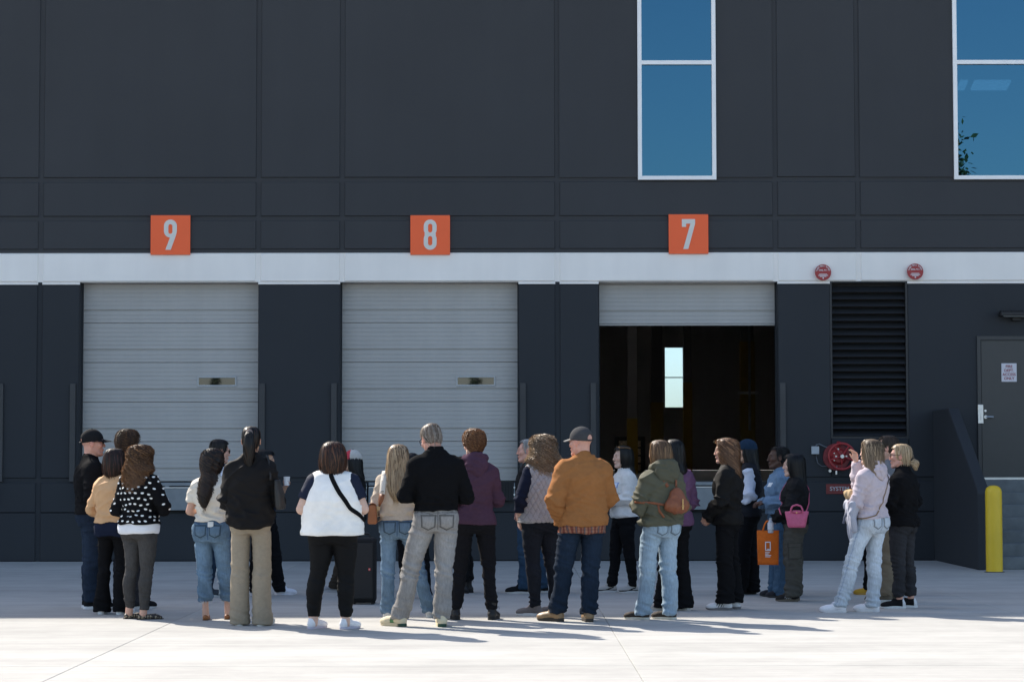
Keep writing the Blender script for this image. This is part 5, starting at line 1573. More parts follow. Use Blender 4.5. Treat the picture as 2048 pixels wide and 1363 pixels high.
# 7 tall woman
f = P('tall woman with dark ponytail in a long black shirt and wide khaki trousers', -2.385, 20.57, -3, 1.805, ((-.10, .02, 4), (.11, -.02, -22)), skin='tan', armL=((.25, .0, 1.14), (.09, .22, 1.10)), armR=((.25, .02, 1.14), (.09, .24, 1.13)), w=.98)
f.trousers('wide', (.30, .25, .185), .014, kind='woven', k=.84, wr=.7).top('overshirt', (.0095, .0085, .0085), .895, .030, 'long', 'smooth', 'collar', flare=.012, wr=1.2, hemcurve=.05, box=.93)
f.shoes((.62, .60, .55), (.66, .64, .60))
f.hair(BLACKH, [(z, cy, rx * .97, ry * .97) for z, cy, rx, ry in H_SHORT], 320, 60, .082, wid=.004, streak=(.05, .025, .015), streak_p=.2).lock(BLACKH, [(0, -.108, .062), (.0, -.135, .03), (.003, -.140, -.05), (.004, -.128, -.14), (0, -.112, -.205), (-.018, -.105, -.245)], [.030, .042, .050, .048, .036, .012], 200, streak=(.035, .018, .011), wave=(.25, 2), tie=(.16, .13, .12))
F7 = f
# 8 person behind her
f = P('person with dark hair and bare forearm behind the tall woman, dark top and white sneakers', -2.82, 25.44, -115, 1.63, ((.20, .05, -95), (-.06, -.12, -110)), sex='f', skin='tan', armL=((.30, .06, 1.16), (.20, .20, 1.33)), head=(15, -8, 0), w=1.08)
f.trousers('straight', BLK, .04).top('tee_shirt', NAVY, .93, .02, 'short').shoes((.68, .69, .74), (.7, .71, .76)).hair(BLACKH, H_BOB[:8] + [(-.12, -.03, .06, .06)], 300, 55)
wp, B_ = f.handframe[0]
cu = empty('paper_cup', tuple(f.local(wp + B_[:, 2] * .09 + B_[:, 1] * .04)), 'small white cup held up behind the tall woman', 'cup')
MB().cyl((0, 0, -.04), (0, 0, .05), .028, .036, 20).cyl((0, 0, .0505), (0, 0, .06), .038, .036, 20).obj('cup_body', solid('paper_white', (.7, .68, .66), .7), cu, smooth=True)
# 9 white vest
f = P('woman in a white sleeveless vest over navy tee, black leggings and white trainers', -1.60, 20.11, 2, 1.655, ((-.175, .02, -32), (.115, -.01, -38)), w=1.42, skin='light', hips=.96, armL=((.30, -.03, 1.15), (.10, .17, 1.08)), armR=((.30, -.03, 1.15), (.10, .17, 1.08)), head=(-4, 0, 0))
f.trousers('skinny', (.0065, .0065, .007), .115, kind='smooth', k=.99, wr=.55, glute=.95).top('tee_shirt', NAVY, 1.0, .008, 'short', 'smooth', 'crew', under=True, wr=.4).top('vest', (.86, .83, .78), .875, .016, 'none', 'smooth', 'crew', flare=.045, wr=.45, hemband=.02, box=.93)
f.shoes((.72, .71, .72), (.45, .43, .50), 'sneaker', ((.60, .57, .56), 'laces'))
f.hair((.028, .013, .009), [(z, cy, rx * .98, ry) for z, cy, rx, ry in H_BOB[:-1]] + [(-.165, -.04, .088, .07), (-.195, -.045, .05, .05)], 620, 52, vol=1.16, streak=(.13, .052, .025), streak_p=.35, wave=(.06, 3), jitter=.25)
F9 = f
# 10 pink cap
f = P('woman in a red and white mesh cap and black jacket behind the black loudspeaker', -1.84, 26.1, 80, 1.625, ((-.20, -.08, 88), (.02, .12, 85)), skin='tan')
f.trousers('straight', (.035, .028, .022), .05).top('jacket', BLK, .90, .024, 'long', 'smooth', 'collar').shoes((.30, .30, .31), (.42, .42, .43)).hair(BLACKH, under_cap(long_to(-.24)), 240, 62, .02).cap((.50, .055, .075), back=(.46, .44, .41))
# 11 blonde
f = P('woman with long blonde streaked hair in a beige sweater and straight blue jeans', -1.10, 21.62, 2, 1.645, ((-.09, -.03, 6), (.31, .04, -14)), skin='light', armL=((.255, .0, 1.14), (.06, .21, 1.10)), head=(0, 0, 2), hips=1.0)
f.trousers('straight', (.11, .165, .225), .05, 1.03, 'denim', fade=.55, pockets='high', k=.90, glute=1.05, seam=(.06, .10, .17)).top('sweater', (.52, .43, .335), .985, .020, 'long', 'knit', 'crew', wr=.9, hemband=.05, box=.92)
f.shoes((.60, .56, .50), (.62, .60, .55)).hair((.14, .085, .045), long_to(-.41, 1.0, 1.02), 720, 55, vol=1.08, wave=(.06, 4), streak=(.55, .41, .26), streak_p=.5, end=(.46, .33, .19), jitter=.3, wid=.0055)
F11 = f
# 12 tall man
f = P('tall man with short greying hair in a black high-neck pullover and grey jeans, head bowed', -.69, 20.41, 8, 1.845, ((-.33, .03, 48), (.055, -.02, 4)), sex='m', skin='pink', sway=(0, 0), lean=(.0, .02), head=(22, -26, 0), armL=((.262, -.03, 1.16), (.12, .22, 1.16)), armR=((.262, -.01, 1.16), (.12, .24, 1.14)), w=1.02)
f.trousers('straight', (.235, .225, .215), .068, 1.02, 'denim', fade=.30, pockets='low', wr=1.1, seam=(.13, .125, .12)).top('pullover', (.0070, .0070, .0078), .985, .020, 'long', 'knit', 'high', wr=.6, hemband=.06)
f.shoes((.60, .52, .36), (.56, .47, .31), 'sneaker', ((.10, .22, .10), 'band'), heel=(.025, .06, .04))
f.hair((.20, .15, .11), H_SHORT, 420, 62, .083, wid=.0032, jitter=.2, streak=(.36, .31, .26), streak_p=.45, minlen=.15).glasses(False)
# 13 hidden, black hair
f = P('person with black hair and black clothes hidden between the blonde woman and the tall man', -1.10, 24.73, 15, 1.58, ((-.06, 0, 20), (.16, .02, 0)), skin='tan')
f.trousers('straight', BLK, .04).top('jacket', BLK, .92, .02, 'long', 'woven', 'collar').shoes(BLK, (.03, .03, .03)).hair(BLACKH, long_to(-.22), 240, 55)
# 14 purple hoodie
f = P('person with auburn curls and sunglasses in a plum hooded top, black jeans and lace-up boots', -.355, 21.33, 10, 1.765, ((-.18, .0, 15), (.165, -.01, -12)), sex='f', skin='light', armL='front', armR=((.265, .05, 1.14), (.05, .23, 1.16)), head=(18, 0, 0), w=.98)
f.trousers('slim', (.011, .011, .013), .10, kind='denim', k=.95).top('hooded_top', (.075, .040, .062), .885, .016, 'long', 'knit', 'crew', wr=.9, hemband=.03).hood((.075, .040, .062), 'knit', .92)
f.shoes((.011, .0105, .011), (.014, .014, .014), 'boot').hair((.135, .055, .020), [(z + .004, cy, rx * .96, ry * .97) for z, cy, rx, ry in H_CURL[:-2]] + [(-.045, -.045, .060, .070), (-.075, -.052, .045, .05)], 700, 62, .07, wid=.0024, curl=.008, jitter=.35, massk=.93, streak=(.32, .15, .06), streak_p=.35, minlen=.1).glasses(True)
for k in (0, 1):
    ank = f.legs[k][2]
    MB().tube([(ank[0] + .03, ank[1] - .035, .115), (ank[0] + .055, ank[1] - .05, .125), (ank[0] + .06, ank[1] - .04, .10)], .0022, 5).obj('lace', solid('lace', (.02, .02, .02), .8), f.o)
# 15 hidden, frayed jeans
f = P('short person in frayed black jeans and black boots hidden behind the plum hoodie', -.55, 25.78, 85, 1.55, ((-.0, -.06, 88), (.05, .1, 80)), skin='tan')
f.trousers('straight', (.012, .012, .013), .15, kind='denim', fray=(.02, .02, .02)).top('shirt', BLK, .93, .018).shoes((.012, .012, .013), (.014, .014, .014), 'boot').hair(DKBROWN, H_BOB, 200, 55)
# 16 older man
f = P('older man with grey hair in a dark zip jacket and blue jeans, facing left', .19, 25.67, 80, 1.745, ((-.05, -.06, 92), (.15, .10, 88)), sex='m', skin='pink', armL='pocket', armR='pocket', head=(8, 0, 0), w=1.06)
f.trousers('straight', (.028, .055, .092), .06, kind='denim', fade=.3).top('undershirt', (.02, .16, .14), 1.2, .004, 'none', 'smooth', 'high', under=True).top('jacket', (.012, .012, .014), .93, .026, 'long', 'smooth', 'collar')
f.shoes(BLK, (.50, .49, .47)).hair((.34, .33, .32), [(z, cy, rx * .98, ry * .97) for z, cy, rx, ry in H_SHORT], 300, 58, .088, wid=.0035, jitter=.2)
# 17 quilted vest
f = P('woman with long light brown curls in a grey quilted vest with navy sleeves, black jeans', .30, 21.89, 26, 1.745, ((-.07, -.03, 72), (.12, .06, 55)), w=1.12, skin='light', armL=((.315, -.06, 1.14), (.225, .07, .93)), armR='front', sway=(-.02, 0))
f.trousers('skinny', (.014, .016, .022), .09, kind='denim', k=1.0, fade=.2).top('shirt', (.013, .017, .032), 1.05, .010, 'long', 'knit', 'crew', under=True, wr=.6).top('quilted_vest', (.36, .345, .345), .905, .024, 'none', 'smooth', 'collar', h=.0088, quilt=.052, wr=.5, flare=.01, box=.93)
f.shoes((.16, .14, .135), (.66, .65, .64), 'sneaker', ((.40, .30, .26), 'laces')).hair((.135, .085, .05), long_to(-.32, 1.25, 1.16), 760, 54, vol=1.08, wave=(.4, 6), curl=.008, wid=.0030, massk=.93, jitter=.6, streak=(.38, .27, .17), streak_p=.35, end=(.36, .25, .15), rough_end=.09)
# 18 tan jacket
f = P('man in charcoal cap, caramel brown work jacket over plaid shirt, dark jeans and tan boots', .665, 21.04, 14, 1.80, ((-.25, .02, 52), (.045, -.03, 6)), sex='m', skin='pink', w=1.06, armL=((.275, -.06, 1.16), (.20, .06, .93)), armR=((.245, .02, 1.15), (.11, .23, 1.10)), head=(38, -3, 0))
f.trousers('straight', (.012, .020, .034), .072, kind='denim', fade=.35, k=1.02, pockets='low', wr=1.25).top('plaid_shirt', (.20, .075, .05), .80, .018, 'none', 'woven', 'crew', upto=.99).top('work_jacket', (.305, .130, .046), .862, .030, 'long', 'woven', 'high', wr=1.15, hemband=.055, box=.96, flare=.01)
# plaid: yarn-dyed checks on the shirt tail
pv = f.tops[0]; me = pv[0].data; at = me.attributes['col']; Vp = pv[2]; an = np.arctan2(Vp[:, 0], -Vp[:, 1])
cc = np.ones((len(Vp), 4), np.float32); base = np.array([.17, .055, .04]); cc[:, :3] = base
cc[np.abs((an / .22) % 1 - .5) < .22, :3] = (.30, .14, .09); cc[np.abs((Vp[:, 2] / .03) % 1 - .5) < .2, :3] *= .75; cc[np.abs((an / .44) % 1 - .5) < .06, :3] = (.09, .10, .11)
at.data.foreach_set('color', cc.ravel())
f.shoes((.24, .15, .075), (.035, .028, .022), 'hike').cap((.055, .055, .057), brim=(.20, .195, .185), hole=True)
# 19 white jacket
f = P('woman with long black hair in a white jacket with name sticker, facing left, hands together', 1.28, 25.84, 108, 1.665, ((.10, -.05, 118), (-.14, .05, 100)), skin='light', armL=((.24, .04, 1.15), (.0, .22, 1.12)), armR='front')
f.trousers('slim', BLK, .08, kind='denim').top('jacket', (.66, .64, .61), .905, .026, 'long', 'woven', 'collar', wr=1.0, box=.95)
f.shoes((.42, .40, .37), (.60, .59, .57), 'sneaker', ((.02, .02, .02), 'swoosh')).hair(BLACKH, long_to(-.30, .85), 460, 52, vol=1.08, wave=(.05, 3), jitter=.25).glasses(True, up=True, col=(.30, .14, .03))
f.patch('name_sticker', f.tops[-1][1], [(-1, 0), (1, 0), (1, -1), (-1, -1)], (-.075, .6, 1.32 * f.s), .045, .06, (0, -1, 0), fab('smooth'), np.array((.68, .72, .80)), f.tops[-1][0], .004, np.array((.10, .20, .50)))
F19 = f
# 20 olive jacket
f = P('woman with brown bob in an olive hooded jacket and light blue jeans, brown backpack on', 1.405, 21.30, 33, 1.680, ((-.17, .0, 66), (.085, .02, 60)), skin='light', w=1.03, armL=((.285, .02, 1.15), (.13, .22, 1.14)), armR='front', head=(10, 0, 0))
f.trousers('straight', LIGHTBLUE, .05, 1.04, 'denim', fade=.22, pockets='low', k=1.0, wr=1.2, seam=(.18, .24, .30)).top('hooded_jacket', (.090, .088, .060), .93, .034, 'long', 'smooth', 'high', wr=1.45, box=.92, flare=.01).hood((.085, .083, .057), 'smooth', 1.18)
f.shoes((.045, .035, .028), (.58, .54, .46), 'slip').hair((.085, .050, .027), [(z, cy, rx * .97, ry * .98) for z, cy, rx, ry in H_BOB], 460, 52, streak=(.26, .155, .075), streak_p=.35, end=(.22, .125, .06), jitter=.3, wave=(.05, 3))
F20 = f
# 21 purple behind
f = P('woman with black hair in a purple top and black flared trousers behind the olive jacket', 1.63, 22.62, 38, 1.70, ((-.13, .0, 60), (.10, .02, 52)), skin='tan', armL='front', armR='front')
f.trousers('flare', BLK, .03).top('sweatshirt', (.12, .062, .115), .875, .02, 'long', 'knit').shoes((.55, .53, .5), (.5, .48, .45)).hair(BLACKH, long_to(-.22), 300, 52, jitter=.4)
# 22 black jacket long hair
f = P('woman with long wavy brown hair in black jacket and black trousers, white striped trainers', 2.175, 22.76, 74, 1.715, ((-.03, -.07, 88), (.07, .09, 84)), skin='fair', armL=((.235, .03, 1.14), (.08, .20, .96)), armR=((.235, .03, 1.14), (.08, .20, .96)), head=(4, 0, 0))
f.trousers('wide', (.008, .008, .009), .075, k=.90).top('jacket', (.009, .0085, .008), .875, .024, 'long', 'smooth', 'collar', wr=1.2, box=.9)
f.shoes((.68, .68, .69), (.16, .15, .15), 'sneaker', ((.02, .02, .02), 'stripes')).hair((.10, .048, .022), long_to(-.31, .95, 1.03), 560, 50, vol=1.08, wave=(.30, 6), jitter=.4, streak=(.30, .155, .075), streak_p=.3, end=(.20, .10, .045))
# 23 beanie
f = P('person in dark blue beanie and black vest with pale sleeves, wide black trousers', 2.66, 25.41, 82, 1.725, ((-.14, -.07, 88), (.03, .10, 86)), skin='tan', armL='front', armR='front')
f.trousers('wide', (.008, .008, .009), .03, k=1.05).top('shirt', (.55, .58, .66), 1.05, .014, 'long', 'knit', under=True).top('vest', (.012, .013, .017), .90, .030, 'none', 'smooth', 'crew')
f.shoes(BLK, (.015, .015, .015), 'boot').hair(BLACKH, under_cap(long_to(-.26)), 240, 58, .02).beanie((.016, .032, .058))
# 24 denim jacket
f = P('woman with dark skin and tied black hair in a denim jacket and jeans, facing left', 2.95, 24.92, 98, 1.655, ((.02, -.10, 100), (-.02, .10, 95)), skin='dark', armL='front', armR='front', w=1.05)
f.trousers('wide', (.050, .092, .145), .03, kind='denim', fade=.3, k=.92).top('denim_jacket', (.14, .215, .31), .97, .026, 'long', 'denim', 'collar', wr=1.2, hemband=.04)
f.shoes((.03, .03, .035), (.05, .05, .05)).hair((.007, .006, .006), [(z, cy - .012, rx, ry * 1.05) for z, cy, rx, ry in H_SHORT], 300, 60, .085, wid=.003, curl=.005).lock((.007, .006, .006), [(0, -.12, .02), (0, -.155, -.01), (0, -.165, -.06)], [.045, .055, .03], 140, wave=(.8, 5))
f.patch('name_sticker', f.tops[-1][1], [(-1, 0), (1, 0), (1, -1), (-1, -1)], (-.09, .6, 1.33 * f.s), .032, .045, (0, -1, 0), fab('smooth'), np.array((.66, .68, .70)), f.tops[-1][0], .005)
# 25 cargo trousers
f = P('woman with long black hair in a black top and grey cargo trousers, facing left', 3.03, 24.18, 82, 1.565, ((-.04, -.09, 90), (.0, .10, 86)), skin='light', w=1.17, armL=((.25, .05, 1.14), (.07, .235, 1.01)), armR=((.25, .05, 1.14), (.0, .235, 1.01)))
f.trousers('loose', (.075, .072, .062), .065, kind='woven', k=1.05, wr=1.3).top('top', (.009, .009, .010), .93, .022, 'long', 'smooth', 'crew', box=.9)
f.shoes((.018, .017, .017), (.14, .115, .09), 'sneaker', ((.6, .6, .6), 'stripes'), soleh=.034).hair((.005, .005, .006), long_to(-.33, .95, 1.05), 460, 52, vol=1.08, jitter=.35)
bv_ = f.tr_bvh
f.patch('cargo_pocket', bv_, [(-1, 0), (1, 0), (1, -1), (-1, -1)], (-.6, .0, .69 * f.s), .075, .17, (1, 0, 0), fab('woven'), np.array((.082, .079, .068)), f.tr, .012, np.array((.05, .048, .042)))
f.patch('pocket_flap', bv_, [(-1, 0), (1, 0), (1, -1), (-1, -1)], (-.6, .0, .70 * f.s), .08, .05, (1, 0, 0), fab('woven'), np.array((.085, .081, .07)), f.tr, .018, np.array((.05, .048, .042)))
F25 = f
# 26 lavender hoodie
f = P('woman with long ash blonde hair in a lavender hoodie and pale jeans, shading her eyes', 3.565, 22.35, 44, 1.695, ((-.335, -.05, 80), (.01, .05, 76)), skin='light', armL=((.25, .03, 1.15), (.05, .22, 1.10)), armR=((.14, .28, 1.31), (.05, .24, 1.60)), head=(6, 4, 0), hips=1.0)
f.trousers('straight', PALEBLUE, .055, 1.04, 'denim', fade=.30, pockets='high', k=.95, wr=1.1, seam=(.28, .33, .40)).top('hooded_top', (.50, .43, .46), .955, .018, 'long', 'knit', 'crew', wr=1.1, hemband=.03).hood((.50, .43, .46), 'knit', .80)
f.shoes((.74, .72, .74), (.62, .60, .60), 'sneaker', ((.6, .58, .62), 'laces')).hair((.105, .070, .042), long_to(-.31, 1.02, 1.02), 640, 52, vol=1.08, wave=(.07, 4), streak=(.38, .28, .18), streak_p=.35, end=(.30, .21, .13), jitter=.35)
F26 = f
# 27 man behind
f = P('man with short brown hair in a grey top and khaki trousers behind the lavender hoodie', 4.01, 23.98, 72, 1.76, ((-.06, -.06, 88), (.05, .10, 85)), sex='m', skin='fair', armL='front', armR='front')
f.trousers('straight', (.19, .15, .105), .065, kind='woven', wr=1.2).top('sweatshirt', (.16, .165, .175), .93, .022, 'long', 'knit').shoes((.13, .105, .075), (.50, .49, .46)).hair((.050, .032, .020), H_SHORT, 320, 58, .085, wid=.0034, jitter=.2)
# 28 blonde low ponytail
f = P('woman with blonde hair in a low tie and black jacket, cropped charcoal trousers', 3.975, 22.97, 58, 1.66, ((-.05, -.06, 88), (.09, .07, 84)), skin='pink', armL=((.25, .05, 1.15), (.04, .23, 1.12)), armR='front', head=(16, 0, 0), w=1.06)
f.trousers('slim', (.030, .030, .033), .13, kind='denim', fade=.2, k=1.02).top('jacket', (.007, .007, .008), .88, .028, 'long', 'woven', 'high', wr=1.3, box=.95)
f.shoes(BLK, (.62, .62, .61), 'sneaker', ((.6, .6, .6), 'heel')).hair((.42, .30, .175), [(z, cy, rx, ry) for z, cy, rx, ry in H_SHORT], 420, 56, .082, wid=.004, streak=(.62, .50, .34), streak_p=.4).lock((.40, .28, .16), [(0, -.110, -.045), (0, -.145, -.075), (0, -.150, -.125)], [.030, .045, .022], 160, streak=(.6, .48, .32), wave=(.4, 2), tie=(.015, .015, .016)).glasses(False, col=(.10, .06, .03))
# 29 hidden, yellow shoe
f = P('person in dark trousers and mustard yellow shoes hidden behind the lavender hoodie', 4.03, 25.38, 85, 1.58, ((-.02, -.05, 88), (.06, .10, 84)), skin='tan')
f.trousers('straight', BLK, .06).top('shirt', (.03, .03, .034), .93, .018).shoes((.45, .25, .03), (.40, .23, .05)).hair(DKBROWN, H_SHORT, 160, 58)

# ================================================================== BAGS AND HAND-HELD THINGS
def bag_root(fig, org, name, label, cat='bag'):
    o = np.array(org, float)
    e = empty(name, tuple(fig.local(o)), label, cat, None, fig.yaw)
    return e, (lambda p: tuple(np.asarray(p, float) - o))
def sdf_obj(name, lo, hi, h, fn, mat, col, parent, disp=0.0, dsc=20, var=.07):
    f = Field(lo, hi, h); fn(f); V, Q = f.mesh()
    if disp:
        Nn = vnormals(V, Q); V = V + Nn * ((ridge(vnoise(V @ np.array([[1, 0, .4], [0, 1, .2], [.3, .3, 1]]).T * dsc + RNG.uniform(0, 9, 3))) ** 2 - .3) * disp)[:, None]
    return put(name, V, Q, mat, shade_cols(V, col, var, 9), parent)
def rbox(f, c, hs, r, taper=0.0):
    c = np.asarray(c, float)
    def d(X, Y, Z):
        z = (Z - c[2]); k = 1 + taper * (z / hs[2])
        qx = np.abs(X - c[0]) - (hs[0] * k - r); qy = np.abs(Y - c[1]) - (hs[1] - r) + 0 * Z; qz = np.abs(z) - (hs[2] - r)
        return np.sqrt(np.maximum(qx, 0) ** 2 + np.maximum(qy, 0) ** 2 + np.maximum(qz, 0) ** 2) + np.minimum(np.maximum(np.maximum(qx, qy), qz), 0) - r
    X, Y, Z = f._xyz((slice(None),) * 3); f.F = np.minimum(f.F, d(X, Y, Z).astype(np.float32))

# crossbody strap and bag of the white vest woman
f = F9; s = f.s
e, L_ = bag_root(f, (.20 * s, .16, .93 * s), 'belt_bag', 'black crossbody bag on a wide black strap over the white vest')
pts = f.onto(dens_path([(-.06, -.10, 1.49 * s), (-.02, -.2, 1.44 * s), (.08, -.25, 1.29 * s), (.20, -.22, 1.13 * s), (.30, -.05, 1.03 * s), (.27, .12, 1.0 * s), (.2, .22, .99 * s)], 30), .007)
band('strap', [L_(p) for p in pts], .040, .004, fab('woven'), e, [L_((0, 0, p.z)) for p in pts], BLK)
pts = f.onto(dens_path([(-.06, -.10, 1.49 * s), (-.09, .0, 1.5 * s), (-.07, .15, 1.42 * s), (.02, .25, 1.25 * s), (.12, .25, 1.08 * s), (.18, .22, 1.0 * s)], 20), .007)
band('strap', [L_(p) for p in pts], .040, .004, fab('woven'), e, [L_((0, 0, p.z)) for p in pts], BLK)
by = f.onto([(.17, .25, .99 * s)])[0]
sdf_obj('pouch', (-.2, -.15, -.12), (.2, .25, .2), .009, lambda g: rbox(g, np.array(L_((by.x, by.y + .03, .985 * s))), (.10, .035, .065), .03), fab('smooth'), BLK, e)

# black shoulder bag of the tall woman
f = F7; s = f.s
e, L_ = bag_root(f, (.20 * s, .02, 1.02 * s), 'shoulder_bag', 'black leather shoulder bag under the tall woman\'s right arm')
sdf_obj('bag_body', (-.12, -.22, -.06), (.16, .22, .36), .009, lambda g: g.loft([0, .03, .14, .25, .27], [.068, .068, .058, .040, .038], [-.03, -.03, -.03, -.03, -.03], [.035, .042, .040, .022, .016], [.125, .135, .130, .115, .11], 0, p=3), fab('leather'), (.020, .019, .018), e)
sh = f.arms[1][0]
pts = [(sh[0] + .055, -.13, 1.28 * s), (sh[0] + .045, -.08, 1.40 * s), (sh[0] + .005, -.035, 1.492 * s), (sh[0] + .0, .02, 1.495 * s), (sh[0] + .02, .07, 1.42 * s), (sh[0] + .05, .08, 1.28 * s)]
band('strap', [L_(p) for p in dens_path(pts, 16)], .022, .004, fab('leather'), e, L_((.05, 0, 1.2 * s)), (.018, .017, .016))

# brown saddle bag of the blonde woman, on a pale webbing strap
f = F11; s = f.s
e, L_ = bag_root(f, (-.235, -.09, .945 * s), 'saddle_bag', 'brown leather saddle bag on a pale strap at the blonde woman\'s side')
SAD = (.27, .095, .035)
sdf_obj('bag_body', (-.12, -.16, -.03), (.12, .16, .25), .0075, lambda g: rbox(g, (0, 0, .10), (.042, .105, .095), .022, -.12), fab('leather'), SAD, e)
mb = MB()
flap = [(-.046, y, .20 - 6.0 * max(0, abs(y) - .06) ** 2) for y in np.linspace(-.108, .108, 9)]
V = []; Fq = []
prof = [(.035, .190), (.01, .206), (-.035, .203), (-.060, .175), (-.078, .12), (-.090, .07)]
for (x_, z_) in prof:
    for y in np.linspace(-.108, .108, 9):
        k = 0 if z_ > .1 else 1
        V.append((x_, y * (1 - .10 * (.2 - z_) / .13), z_ + (.020 * (y / .108) ** 2 if z_ < .15 else 0)))
for i in range(len(prof) - 1):
    for j in range(8): a = i * 9 + j; Fq.append((a, a + 1, a + 10, a + 9))
put('flap', np.array(V), np.array(Fq), fab('leather'), np.array((.24, .085, .032)), e)
sh = f.arms[0][0]
top_ = [(sh[0] + .02, .06, 1.44 * s), (sh[0] + .02, .0, 1.492 * s), (sh[0] + .015, -.06, 1.47 * s), (sh[0] - .0, -.115, 1.37 * s), (sh[0] - .008, -.135, 1.25 * s)]
bt = dens_path(top_, 14)
band('strap', [L_(p) for p in bt], .058, .004, fab('woven'), e, L_((-.08, 0, 1.25 * s)), (.62, .57, .50))
band('strap_tab', [L_(p) for p in dens_path([(sh[0] - .008, -.139, 1.255 * s), (sh[0] - .02, -.140, 1.19 * s), (sh[0] - .035, -.135, 1.13 * s)], 5)], [.052, .052, .050, .030, .016], .006, fab('leather'), e, L_((-.08, 0, 1.25 * s)), (.22, .08, .032))
MB().torus(L_((sh[0] - .045, -.13, 1.11 * s)), .013, .0035, (0, -1, 0), 16, 6).torus(L_((sh[0] - .055, -.12, 1.085 * s)), .012, .003, (1, 0, 0), 16, 6).obj('buckle', solid('brass', (.60, .42, .18), .3, .9), e, smooth=True)
band('strap_tab', [L_(p) for p in dens_path([(sh[0] - .06, -.12, 1.075 * s), (-.235, -.16, .945 * s + .19)], 4)], .016, .005, fab('leather'), e, L_((-.08, 0, 1.0 * s)), (.22, .08, .032))
for q in (-1, 0, 1):
    MB().box(-.004, .004, -.0015, 0, -.004, .004).obj('monogram', solid('monogram_ink', (.03, .03, .03), .8), e).location = L_(np.array(bt[-2]) + [q * .011, -.0075, 0])

# brown backpack on the olive jacket
f = F20; s = f.s
bk = f.onto([(.06, -.4, 1.16 * s)])[0]
e, L_ = bag_root(f, (bk.x + .01, bk.y - .055, 1.03 * s), 'backpack', 'small rust brown backpack slung on the olive jacket\'s back')
BP = (.20, .062, .024)
def bpk(g):
    g.ell((0, 0, .085), (.108, .062, .080), 0); g.ell((0, .012, .16), (.075, .045, .09), .05)
    g.tube([(-.09, 0, .08), (.09, 0, .08)], .044, .04)
sdf_obj('bag_body', (-.2, -.13, -.05), (.2, .13, .32), .0085, bpk, fab('leather'), BP, e, .010, 14)
sdf_obj('front_pocket', (-.16, -.15, -.03), (.16, .05, .2), .008, lambda g: g.ell((0, -.026, .075), (.086, .048, .058), 0), fab('leather'), (.185, .056, .022), e, .006, 16)
MB().box(-.004, .004, -.092, -.084, .09, .145, .001).torus((0, -.09, .08), .009, .0025, (0, -1, 0), 14, 6).box(-.005, .005, -.092, -.086, .045, .072, .002).obj('zip_pull', solid('brass', (.60, .42, .18), .3, .9), e)
for sx in (-1, 1):
    pts = [(sx * .05 + .01, bk.y - .01, 1.30 * s), (sx * .09, bk.y + .03, 1.42 * s), (sx * .11, -.02, 1.52 * s), (sx * .125, .10, 1.42 * s), (sx * .16, .16, 1.28 * s)]
    pp = f.onto(dens_path(pts[3:], 6), .006)
    band('shoulder_strap', [L_(p) for p in dens_path(pts[:3] + [tuple(q) for q in pp], 18)], .03, .005, fab('leather'), e, L_((0, 0, 1.3 * s)), BP)
pp = f.onto(dens_path([(-.08, -.25, 1.12 * s), (-.16, -.2, 1.13 * s), (-.22, -.10, 1.145 * s), (-.25, .0, 1.15 * s)], 10), .007)
band('side_strap', [L_(p) for p in pp], .022, .004, fab('leather'), e, [L_((0, 0, p.z)) for p in pp], BP)
pp = f.onto(dens_path([(-.20, -.2, 1.13 * s), (-.17, -.2, 1.06 * s), (-.13, -.25, 1.0 * s)], 8), .009)
band('strap_end', [L_(p) for p in pp], .020, .004, fab('leather'), e, [L_((0, 0, p.z)) for p in pp], BP)

# pink handbag at the hip of the cargo trousers woman
f = F25; s = f.s
hp = f.onto([(-.5, -.03, .99 * s)])[0]
e, L_ = bag_root(f, (hp.x - .075, hp.y - .01, .885 * s), 'handbag', 'pink handbag with a round handle at the hip of the woman in cargo trousers')
PK = (.60, .115, .215)
sdf_obj('bag_body', (-.1, -.19, -.02), (.1, .19, .22), .0075, lambda g: g.loft([0, .02, .10, .165, .17], [0] * 5, [0] * 5, [.046, .054, .048, .024, .016], [.085, .095, .112, .126, .124], 0, p=4), fab('leather'), PK, e, .004, 18, var=.04)
MB().tube([tuple(p) for p in dens_path([(-.03, -.062, .15), (-.035, -.062, .19), (-.032, -.045, .225), (-.03, 0, .240), (-.032, .045, .225), (-.035, .062, .19), (-.03, .062, .15)], 22)], .0095, 8).obj('handle', solid('pink_leather', PK, .5, var=.05), e, smooth=True)
sdf_obj('flap', (-.1, -.1, .1), (.1, .1, .22), .006, lambda g: rbox(g, (-.010, 0, .166), (.034, .05, .016), .012), fab('leather'), (.55, .10, .19), e)
MB().cyl((-.044, 0, .158), (-.052, 0, .158), .007, seg=10).obj('snap', solid('brass', (.60, .42, .18), .3, .9), e)
z_ = .885 * s
for st_, path in (((hp.x - .075, hp.y - .128, z_ + .162), [(-.24, -.15, 1.0 * s), (-.17, -.2, 1.10 * s), (-.08, -.25, 1.24 * s), (.02, -.25, 1.36 * s), (.08, -.12, 1.46 * s)]), ((hp.x - .075, hp.y + .108, z_ + .162), [(-.24, .10, .99 * s), (-.2, .18, 1.08 * s), (-.1, .25, 1.22 * s), (.02, .25, 1.36 * s), (.08, .06, 1.46 * s)])):
    pts = [Vector(st_)] + f.onto(dens_path(path, 10), .009)
    band('strap', [L_(p) for p in pts], .015, .004, fab('leather'), e, [L_((0, 0, p.z)) for p in pts], PK)

